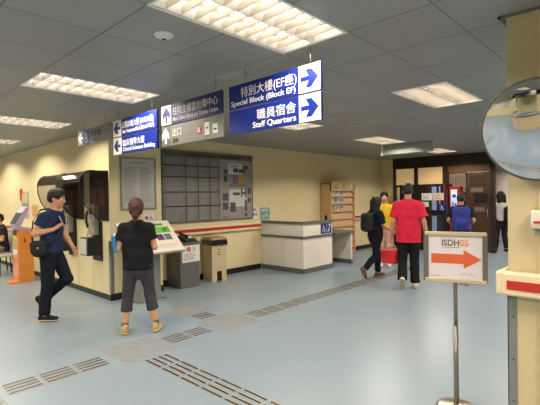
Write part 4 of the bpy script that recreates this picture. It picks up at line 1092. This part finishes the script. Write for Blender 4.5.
def tee(J, m, t, h, fem=False, hem=None, loose=.012, sleeve=.55, name='shirt', sleeve_full=False, neck_open=.07):
    s = J['s']; f = Field(); w = .93 if fem else 1.; L = loose
    pel, che, nk = J['pelvis'], J['chest'], J['neck']; mid = pel * .5 + che * .5
    hem = pel[2] - .02 if hem is None else hem
    bot = V3(pel[0], pel[1], hem - .05)
    f.cone(bot, pel + V3(0, 0, .04), .176 * s + L * 1.2, .158 * s + L * 1.1, .03, (1, .74))
    f.cone(pel + V3(0, 0, .04), mid, .155 * s * w + L * 1.3, .142 * s * w + L * 1.3, .05, (1, .70))
    f.cone(mid, che, .142 * s * w + L * 1.3, .162 * s * w + L, .05, (1, .68))
    f.cone(che, che + V3(0, 0, .09 * s), .162 * s * w + L, .132 * s * w + L, .05, (1, .64))
    f.cone(J['shL'], J['shR'], .051 * s * w + L * .7, .051 * s * w + L * .7, .05)
    for q in 'LR': f.cone(nk - V3(0, -.01, .05), J['sh' + q] + V3(0, 0, .005), .05 * s * w + L * .8, .046 * s * w + L * .8, .03)
    f.cone(che + V3(0, .01, .10 * s), nk + V3(0, 0, .012), .080 * s * w + L, .060 * s * w + min(L, .012), .04, flat=(0, 1))
    for q in 'LR':
        a, b = J['sh' + q], J['el' + q]
        if sleeve_full:
            f.cone(a, b, .056 * s + L, .046 * s + L, .03); f.cone(b, b * .06 + J['wr' + q] * .94, .046 * s + L, .036 * s + L * .7, .015, flat=(0, 1))
        else:
            e = a + (b - a) * sleeve; f.cone(a, e, .052 * s + L, .052 * s + L * 1.35, .03, flat=(0, 1))
    f.wrinkle(.0035, 30); f.cut((0, 0, hem), (0, 0, -1))
    return field_obj(name, f, h, m, t)
def trousers(J, m, t, h, loose=.014, frac=.97, cuff=.0, name='trousers', top=None, fem=False):
    s = J['s']; f = Field(); pel = J['pelvis']; L = loose
    f.cone(pel + V3(0, 0, -.05), pel + V3(0, 0, .06), .160 * s * (1.04 if fem else 1) + L * .6, .150 * s + L * .6, .03, (1, .72))
    for q in 'LR':
        k, a, hp = J['kn' + q], J['an' + q], J['hip' + q]
        f.cone(hp, k, .088 * s + L, .060 * s + L, .03)
        e = k + (a - k) * frac; cf = k * .6 + e * .4 + J['calf' + q] * .012
        f.cone(k, cf, .057 * s + L, .056 * s + L, .02); f.cone(cf, e, .056 * s + L, .050 * s + L + cuff, .02, flat=(0, 1))
    f.wrinkle(.0025, 34); f.cut(pel + V3(0, 0, .03 if top is None else top), (0, 0, 1))
    return field_obj(name, f, h, m, t)
def shoes(J, m, msole, t, h, size=1., band=None):
    s = J['s'] * size
    for q in 'LR':
        toe, up, an = J['toe' + q], J['up' + q], J['an' + q]
        side = np.cross(toe, up); R = np.stack([side, -toe, up], 1); c0 = an - up * .078 * J['s']
        f = Field()
        f.cone(c0 + up * .036 - toe * .045 * s, c0 + up * .036 + toe * .06 * s, .040 * s, .040 * s, .03); f.cone(c0 + up * .030 + toe * .05 * s, c0 + up * .024 + toe * .150 * s, .043 * s, .036 * s, .02)
        f.cone(c0 + up * .04 - toe * .03 * s, c0 + up * .085 - toe * .015 * s, .038 * s, .037 * s, .02, flat=(0, 1))
        f.cut(c0 + up * .012, -up)
        so = field_obj('shoe', f, h, m, t)
        f = Field(); f.cone(c0 + up * .01 - toe * .045 * s, c0 + up * .01 + toe * .05 * s, .041 * s, .042 * s, .02); f.cone(c0 + up * .01 + toe * .05 * s, c0 + up * .01 + toe * .152 * s, .044 * s, .035 * s, .02)
        f.cut(c0 + up * .020, up); f.cut(c0 + up * .001, -up)
        field_obj('sole', f, h, msole, so)
def hair_short(J, m, t, h, nape=-.045, vol=.010):
    c, R, s = J['head'], J['hR'], J['s']; f = Field()
    P = lambda x, y, z: c + R @ (V3(x, y, z) * s)
    f.ell(P(0, .016, .042), V3(.076 + vol, .094 + vol, .082 + vol * 1.1) * s, R); f.ell(P(0, .045, -.01), V3(.066 + vol * .7, .062 + vol, .06) * s, R, .03)
    f.ell(P(0, -.045, .09), V3(.062, .052, .042) * s, R, .03)
    f.ell(P(0, -.125, -.035), V3(.080, .076, .100) * s, R, .03, 's')
    for sg in (1, -1): f.ell(P(sg * .09, -.015, -.055), V3(.040, .042, .065) * s, R, .02, 's')
    f.cut(P(0, .05, nape - .035), R @ V3(0, .35, -1)); f.wrinkle(.003, 150)
    return field_obj('hair', f, h, m, t)
def hair_pony(J, m, t, h):
    c, R, s = J['head'], J['hR'], J['s']; f = Field(); P = lambda x, y, z: c + R @ (V3(x, y, z) * s)
    f.ell(P(0, .016, .040), V3(.098, .116, .100) * s, R); f.ell(P(0, .045, -.03), V3(.086, .074, .085) * s, R, .03)
    f.ell(P(0, -.125, -.035), V3(.088, .080, .105) * s, R, .012, 's')
    for sg in (1, -1): f.ell(P(sg * .095, -.02, -.065), V3(.045, .045, .07) * s, R, .012, 's')
    f.cut(P(0, .05, -.09), R @ V3(0, .2, -1))
    f.wrinkle(.002, 130); hr = field_obj('hair', f, h, m, t)
    f = Field(); f.cone(P(0, .115, .04), P(0, .155, -.01), .030 * s, .045 * s, .02); f.cone(P(0, .155, -.01), P(.004, .145, -.12), .045 * s, .038 * s, .02); f.cone(P(.004, .145, -.12), P(.0, .135, -.20), .038 * s, .012 * s, .02)
    f.wrinkle(.003, 140); field_obj('ponytail', f, h, m, hr)
    f = Field(); f.cone(P(0, .108, .040), P(0, .120, .030), .026 * s, .026 * s, .01, flat=(1, 1)); field_obj('hair_tie', f, h, M_BLACKFAB, hr)
    return hr
def hair_long(J, m, t, h, length=.24, fwd=0.):
    c, R, s = J['head'], J['hR'], J['s']; f = Field(); P = lambda x, y, z: c + R @ (V3(x, y, z) * s)
    f.ell(P(0, .018, .040), V3(.100, .116, .100) * s, R)
    for x in (-.06, -.02, .02, .06): f.cone(P(x, .06, .0), c + V3(x * 1.25, .085 + fwd, -length) * s, .062 * s, .046 * s, .03)
    for sg in (1, -1): f.cone(P(sg * .07, .0, .02), P(sg * .085, .02, -.15), .034 * s, .024 * s, .03)
    f.boxcut(P(0, -.13, -.05), V3(.058, .10, .115) * s, R); f.wrinkle(.004, 90)
    return field_obj('hair', f, h, m, t)
def face_parts(J, t):
    c, R, s = J['head'], J['hR'], J['s']; P = lambda x, y, z: Vector(c + R @ (V3(x, y, z) * s)); RM = Matrix(R.tolist())
    for sg in (1, -1):
        e = MB().ball(P(sg * .032, -.080, .005), .0115 * s).build('eye', mat('eye_white', (220, 214, 206), .2), t)
        MB().ball(P(sg * .032, -.0885, .004), .0055 * s).build('iris', mat('iris_dark', (40, 26, 18), .2), e)
        MB().tube([P(sg * .016, -.099, .025), P(sg * .034, -.098, .030), P(sg * .050, -.086, .025)], .0045 * s, 6).build('eyebrow', mat('brow_dark', (30, 24, 20), .8), t)
    MB().tube([P(-.024, -.088, -.061), P(-.010, -.094, -.060), P(.010, -.094, -.060), P(.024, -.088, -.061)], .0042 * s, 6).build('mouth', mat('lip', (160, 92, 84), .5), t)
def strap(name, pts, w, m, t, th=.006):
    mb = MB(); pts = [Vector(p) for p in pts]; n = len(pts)
    rows = []
    for i, p in enumerate(pts):
        d = (pts[min(i + 1, n - 1)] - pts[max(0, i - 1)]).normalized(); o = Vector((p.x, p.y, 0)).normalized() if abs(p.x) + abs(p.y) > .01 else Vector((0, -1, 0))
        sd = d.cross(o).normalized() * w / 2; rows.append((p - sd, p + sd, p + sd + o * th, p - sd + o * th))
    for a, b in zip(rows, rows[1:]): mb.hexa([a[0], a[1], a[2], a[3], b[0], b[1], b[2], b[3]])
    return mb.build(name, m, t)
def person(label, loc, rz): return thing('person', label, 'person', (loc[0], loc[1], 0), rz)
SK1, SK2, SK3 = skin_mat('skin_tan', (192, 142, 112)), skin_mat('skin_warm', (204, 150, 116)), skin_mat('skin_light', (214, 166, 134))
H_BLACK = mat('hair_black', (13, 11, 10), .62, var=.2, vscale=40); H_BROWN = mat('hair_auburn', (64, 29, 15), .65, var=.25, vscale=30)
def cloth(name, rgb, v=.07): return mat(name, rgb, .85, 0, .2, var=v, vscale=10, bump=.15, bscale=150)

# 1: man walking to the right in a navy T-shirt
t = person('man walking right in navy T-shirt and dark jeans, a hand raised at chest', (1.995, 6.07), .80)
J = prep(1.0, dict(pelvis=(0, -.065, .945), chest=(0, -.085, 1.255), neck=(0, -.12, 1.465), head=(0, -.155, 1.63), shL=(.19, -.10, 1.40), shR=(-.19, -.06, 1.40),
    elR=(-.27, .03, 1.18), wrR=(-.16, -.17, 1.225), elL=(.25, -.13, 1.16), wrL=(.21, -.26, .955), hipL=(.088, -.065, .91), hipR=(-.088, -.065, .91),
    knL=(.09, -.23, .53), knR=(-.09, -.05, .49), anL=(.09, .11, .25), anR=(-.09, .0, .088), toeL=(0, -.55, -.83), toeR=(-.05, -1, 0),
    handR=((.25, -.75, .45), (.9, .2, -.1), (.1, -.5, .9), .7), handL=((-.05, -.45, -.89), (-1, .1, 0), (0, -.85, .5), .35)), (0, .12, 0))
build_body(J, SK1, t, .0072, False)
tee(J, cloth('navy_tee', (30, 40, 72)), t, .009, hem=.905)
trousers(J, cloth('dark_jeans', (20, 23, 34)), t, .009, loose=.016, frac=.99, cuff=.008)
shoes(J, cloth('black_suede', (34, 31, 28)), mat('tan_sole', (206, 176, 138), .6), t, .007)
hair_short(J, H_BLACK, t, .0065, vol=.016); face_parts(J, t)
tb = thing('shoulder_bag', 'black shoulder bag hanging at the hip of the man in navy', 'bag', (1.995, 6.07, 0), .80)
f = Field(); f.ell((-.245, -.02, .98), (.055, .105, .105), k=.02); f.cone((-.245, -.07, 1.04), (-.245, .04, 1.04), .042, .042, .03); f.wrinkle(.005, 30); field_obj('bag_body', f, .009, M_BLACKFAB, tb)
strap('strap', [(-.235, .05, 1.06), (-.19, .085, 1.17), (-.13, .095, 1.34), (-.02, .05, 1.485), (.07, -.06, 1.50), (.09, -.19, 1.40), (-.03, -.235, 1.25), (-.15, -.21, 1.12), (-.235, -.12, 1.06), (-.25, -.08, 1.05)], .03, M_BLACKFAB, tb)
MB().ball((-.302, -.04, 1.0), (.006, .014, .014)).build('buckle', M_CHROME, tb)
tb = thing('mobile_phone', 'phone held at the chest by the man in navy', 'phone', (1.995, 6.07, 0), .80)
RP = Matrix.Rotation(.5, 3, 'Z') @ Matrix.Rotation(-.35, 3, 'X')
MB().obox((-.085, -.245, 1.335), (.070, .010, .140), RP, 0, .003).build('case', M_PAPERG, tb)
MB().obox(Vector((-.085, -.245, 1.335)) + RP @ Vector((0, .0062, 0)), (.062, .003, .128), RP).build('screen', M_BLACKPL, tb)

# 2: woman in black seen from behind
t = person('woman seen from behind in black T-shirt, grey cropped leggings and ponytail', (2.56, 4.62), 2.60)
J = prep(.945, dict(pelvis=(.015, 0, .845), chest=(.03, .0, 1.13), neck=(.03, -.01, 1.335), head=(.03, -.025, 1.49), shL=(.195, .0, 1.265), shR=(-.135, .0, 1.265),
    elL=(.265, .02, 1.02), wrL=(.19, -.19, 1.03), elR=(-.205, .02, 1.02), wrR=(-.13, -.19, 1.04), hipL=(.10, 0, .80), hipR=(-.07, 0, .80),
    knL=(.145, -.03, .44), knR=(-.115, -.03, .44), anL=(.18, .01, .083), anR=(-.175, .01, .083), toeL=(.12, -1, 0), toeR=(-.3, -1, 0)), (0, .25, 0))
build_body(J, SK2, t, .0072, True)
tee(J, cloth('black_tee', (24, 24, 27)), t, .009, True, hem=.765, loose=.016, sleeve=.6)
trousers(J, cloth('charcoal_leggings', (62, 60, 68)), t, .008, loose=.009, frac=.50, cuff=.014, fem=True)
for q in 'LR':
    f = Field(); a = J['an' + q]; f.cone(a + V3(0, 0, -.03), a + V3(0, 0, .055), .040, .041, .01, flat=(0, 1)); field_obj('sock', f, .006, cloth('grey_sock', (96, 94, 92)), t)
shoes(J, cloth('khaki_trainers', (158, 148, 118), .3), mat('yellow_sole', (220, 186, 50), .5), t, .0065, 1.06)
hair_pony(J, H_BROWN, t, .0062); face_parts(J, t)
tb = thing('folder', 'bright blue folder tucked under the left arm of the woman in black', 'folder', (2.56, 4.62, 0), 2.60)
MB().obox((.275, -.03, 1.075), (.05, .17, .20), Matrix.Rotation(.15, 3, 'Y'), 0, .01).build('cover', mat('folder_blue', (30, 120, 180), .45), tb)
MB().obox((.276, -.04, 1.185), (.03, .15, .02), Matrix.Rotation(.15, 3, 'Y')).build('pages', M_PAPER, tb)

# 3: woman with a backpack walking to the right
t = person('woman in black with long dark hair and a backpack, walking towards the entrance', (7.44, 4.08), 1.20)
J = prep(.93, dict(pelvis=(0, .13, .85), chest=(0, .125, 1.14), neck=(0, .10, 1.33), head=(0, .075, 1.475), shL=(.165, .10, 1.26), shR=(-.165, .15, 1.26),
    elL=(.22, -.04, 1.05), wrL=(.17, -.22, .97), elR=(-.22, .10, 1.03), wrR=(-.20, -.10, .93), hipL=(.08, .13, .81), hipR=(-.08, .14, .81),
    knL=(.08, .0, .44), knR=(-.08, .19, .44), anL=(.07, .02, .083), anR=(-.07, .45, .20), toeL=(0, -1, 0), toeR=(0, -.45, -.9)), (0, .1, 0))
build_body(J, SK2, t, .0082, True)
tee(J, cloth('black_top', (22, 24, 34)), t, .011, True, hem=.80, loose=.016, sleeve=.85)
trousers(J, cloth('black_jeans', (20, 22, 32)), t, .010, loose=.010, frac=.97, fem=True)
shoes(J, cloth('brown_trainers', (96, 74, 56)), mat('brown_sole', (136, 98, 66), .6), t, .008)
hair_long(J, H_BLACK, t, .009, .30); face_parts(J, t)
def backpack(label, loc, rz, m, c, r, J, straps=True):
    tb = thing('backpack', label, 'backpack', (loc[0], loc[1], 0), rz)
    c = V3(*c); f = Field(); rr = r[1] * .62
    for u in (-1, 0, 1):
        for v in (-1, 1):
            f.cone(c + V3(u * (r[0] - rr), v * (r[1] - rr), -r[2] + rr), c + V3(u * (r[0] - rr) * .86, v * (r[1] - rr), r[2] - rr * 1.0), rr, rr, .05)
    f.wrinkle(.004, 30); field_obj('main_pocket', f, .010, m, tb)
    f = Field(); f.ell(c + V3(0, r[1] * .75, -r[2] * .30), (r[0] * .72, r[1] * .5, r[2] * .42)); f.wrinkle(.003, 36); field_obj('front_pocket', f, .010, m, tb)
    MB().tube([Vector(c + V3(-.03, -.02, r[2] * .9)), Vector(c + V3(0, -.01, r[2] * 1.12)), Vector(c + V3(.03, -.02, r[2] * .9))], .008, 6).build('carry_loop', m, tb)
    if straps:
        for q in 'LR':
            a = J['sh' + q]; x = a[0] * .62; y0 = J['chest'][1]; ch = J['chest'][2]; s_ = J['s']
            strap('shoulder_strap', [(x, c[1] - r[1] * .6, c[2] + r[2] * .75), (x, y0 + .09 * s_, a[2] + .05), (x, y0 - .0, a[2] + .085), (x * 1.02, y0 - .09 * s_, a[2] + .035), (x * 1.08, y0 - .14 * s_, ch + .02), (x * 1.25, y0 - .12 * s_, ch - .14), (x * 1.5, c[1] - r[1], c[2] - r[2] * .7)], .05, m, tb, .012)
    return tb
backpack('small black backpack on the back of the walking woman', (7.44, 4.08), 1.20, M_BLACKFAB, (0, .325, 1.09), (.13, .085, .175), J)

# 4: person in yellow facing us between the two walkers
t = person('person in yellow top and pink trousers, half hidden behind the man in red', (8.62, 4.62), -1.05)
J = prep(.98, dict(pelvis=(0, 0, .90), chest=(0, 0, 1.20), neck=(0, 0, 1.41), head=(0, -.01, 1.56), shL=(.18, 0, 1.335), shR=(-.18, 0, 1.335),
    elL=(.24, .03, 1.09), wrL=(.24, -.05, .86), elR=(-.24, .03, 1.09), wrR=(-.24, -.05, .86), hipL=(.085, 0, .86), hipR=(-.085, 0, .86),
    knL=(.09, -.03, .47), knR=(-.09, -.03, .47), anL=(.09, .0, .086), anR=(-.09, .0, .086)), (0, 0, 0))
build_body(J, SK2, t, .0085, False)
tee(J, cloth('yellow_tee', (206, 172, 40)), t, .011, hem=.85)
trousers(J, cloth('pink_trousers', (206, 150, 144)), t, .011)
shoes(J, M_PAPER, M_WHITE, t, .009); hair_short(J, H_BLACK, t, .008, vol=.018); face_parts(J, t)

# 5: man in red seen from behind
t = person('man seen from behind in a loose red T-shirt, black trousers and white shoes', (6.90, 3.25), 2.03)
J = prep(1.03, dict(pelvis=(0, 0, .955), chest=(0, -.01, 1.28), neck=(.0, -.03, 1.50), head=(.0, -.06, 1.675), shL=(.20, 0, 1.425), shR=(-.20, 0, 1.425),
    elL=(.275, .02, 1.14), wrL=(.29, -.06, .89), elR=(-.285, .03, 1.14), wrR=(-.295, -.05, .89), hipL=(.09, 0, .92), hipR=(-.09, 0, .92),
    knL=(.10, -.02, .50), knR=(-.095, -.03, .50), anL=(.11, .20, .17), anR=(-.10, .0, .088), toeL=(0, -.55, -.80), toeR=(-.12, -1, 0)), (0, .10, 0))
build_body(J, SK1, t, .0078, False)
tee(J, cloth('red_tee', (206, 40, 66)), t, .010, hem=.79, loose=.030, sleeve=.72)
trousers(J, cloth('black_trousers', (26, 25, 27)), t, .010, loose=.018, frac=1.0, cuff=.012)
shoes(J, mat('white_canvas', (214, 206, 190), .6), mat('grey_white_sole', (176, 172, 158), .6), t, .0075)
hair_short(J, H_BLACK, t, .007, vol=.012); face_parts(J, t)
tb = thing('carrier_bag', 'red carrier bag held low in the left hand of the man in red', 'bag', (6.90, 3.25, 0), 2.03)
RB = Matrix.Translation((.30, -.10, 0))
f = Field(); f.cone((.30, -.10, .40), (.30, -.10, .64), .150, .155, .02, (1.05, .5), (1, 1)); f.wrinkle(.008, 26); field_obj('bag_body', f, .010, mat('bag_red', (206, 34, 34), .4, var=.1, vscale=9, bump=.3, bscale=30), tb)
for y in (-.15, -.06): MB().tube([(.20, y, .63), (.25, -.10, .74), (.29, -.10, .79), (.33, -.10, .74), (.39, y, .63)], .006, 6).build('handle', mat('bag_handle', (222, 214, 208), .5), tb)

# 6: man with a blue backpack at the doors
bl = (9.33, 3.20)
t = person('man seen from behind in dark top with a blue backpack near the dark doors', bl, 1.90)
J = prep(.95, dict(pelvis=(0, 0, .87), chest=(0, 0, 1.15), neck=(0, -.01, 1.345), head=(0, -.03, 1.495), shL=(.19, 0, 1.28), shR=(-.19, 0, 1.28),
    elL=(.27, .03, 1.04), wrL=(.20, -.17, .96), elR=(-.27, .03, 1.04), wrR=(-.20, -.17, .96), hipL=(.085, 0, .83), hipR=(-.085, 0, .83),
    knL=(.09, -.02, .47), knR=(-.09, -.02, .47), anL=(.09, .03, .086), anR=(-.09, .03, .086)), (0, .2, 0))
build_body(J, SK1, t, .0085, False); tee(J, cloth('dark_navy_top', (22, 26, 42)), t, .011, hem=.84, loose=.02, sleeve=.7)
trousers(J, M_BLACKFAB, t, .011); shoes(J, M_BLACKFAB, M_BLACKPL, t, .009); hair_short(J, H_BLACK, t, .008, vol=.012); face_parts(J, t)
backpack('royal blue backpack worn by the man near the dark doors', bl, 1.90, mat('backpack_blue', (34, 40, 128), .7, var=.12, vscale=14), (0, .23, 1.08), (.185, .10, .26), J)

# 7: woman in a white top in the opening
wl = (12.75, 3.31)
t = person('woman in white sleeveless top and black trousers in the opening beside the pillar', wl, 2.15)
J = prep(.97, dict(pelvis=(0, 0, .90), chest=(0, 0, 1.19), neck=(0, -.02, 1.39), head=(0, -.04, 1.54), shL=(.165, 0, 1.32), shR=(-.165, 0, 1.32),
    elL=(.22, .03, 1.08), wrL=(.16, -.18, 1.06), elR=(-.22, .03, 1.08), wrR=(-.16, -.18, 1.0), hipL=(.085, 0, .855), hipR=(-.085, 0, .855),
    knL=(.11, -.03, .46), knR=(-.09, -.03, .46), anL=(.15, .0, .086), anR=(-.13, .0, .086)), (0, .1, 0))
build_body(J, SK1, t, .009, True); tee(J, cloth('white_top', (216, 208, 204)), t, .011, True, hem=.86, sleeve=.2)
trousers(J, M_BLACKFAB, t, .011, fem=True); shoes(J, M_BLACKFAB, M_BLACKPL, t, .009); hair_long(J, H_BLACK, t, .009, .16); face_parts(J, t)
backpack('black backpack slung on the right side of the woman in white', wl, 2.15, M_BLACKFAB, (-.12, .17, 1.02), (.10, .085, .22), J, False)

# 8: seated person at the left edge
t = person('person in black sitting on a grey seat, mostly cut by the left edge', (2.62, 11.0), -PI / 2)
J = prep(.96, dict(pelvis=(0, .07, .555), chest=(0, .06, .86), neck=(0, .03, 1.06), head=(0, .0, 1.21), shL=(.17, .05, .99), shR=(-.17, .05, .99),
    elL=(.22, .02, .75), wrL=(.12, -.20, .68), elR=(-.22, .02, .75), wrR=(-.12, -.20, .68), hipL=(.085, .03, .545), hipR=(-.085, .03, .545),
    knL=(.10, -.40, .545), knR=(-.10, -.40, .545), anL=(.10, -.36, .09), anR=(-.10, -.36, .09)), (0, .1, 0))
build_body(J, SK1, t, .009, False); tee(J, M_BLACKFAB, t, .011, hem=.50)
trousers(J, cloth('grey_slacks', (120, 118, 120)), t, .011); shoes(J, M_BLACKFAB, M_BLACKPL, t, .009); hair_short(J, H_BLACK, t, .008); face_parts(J, t)
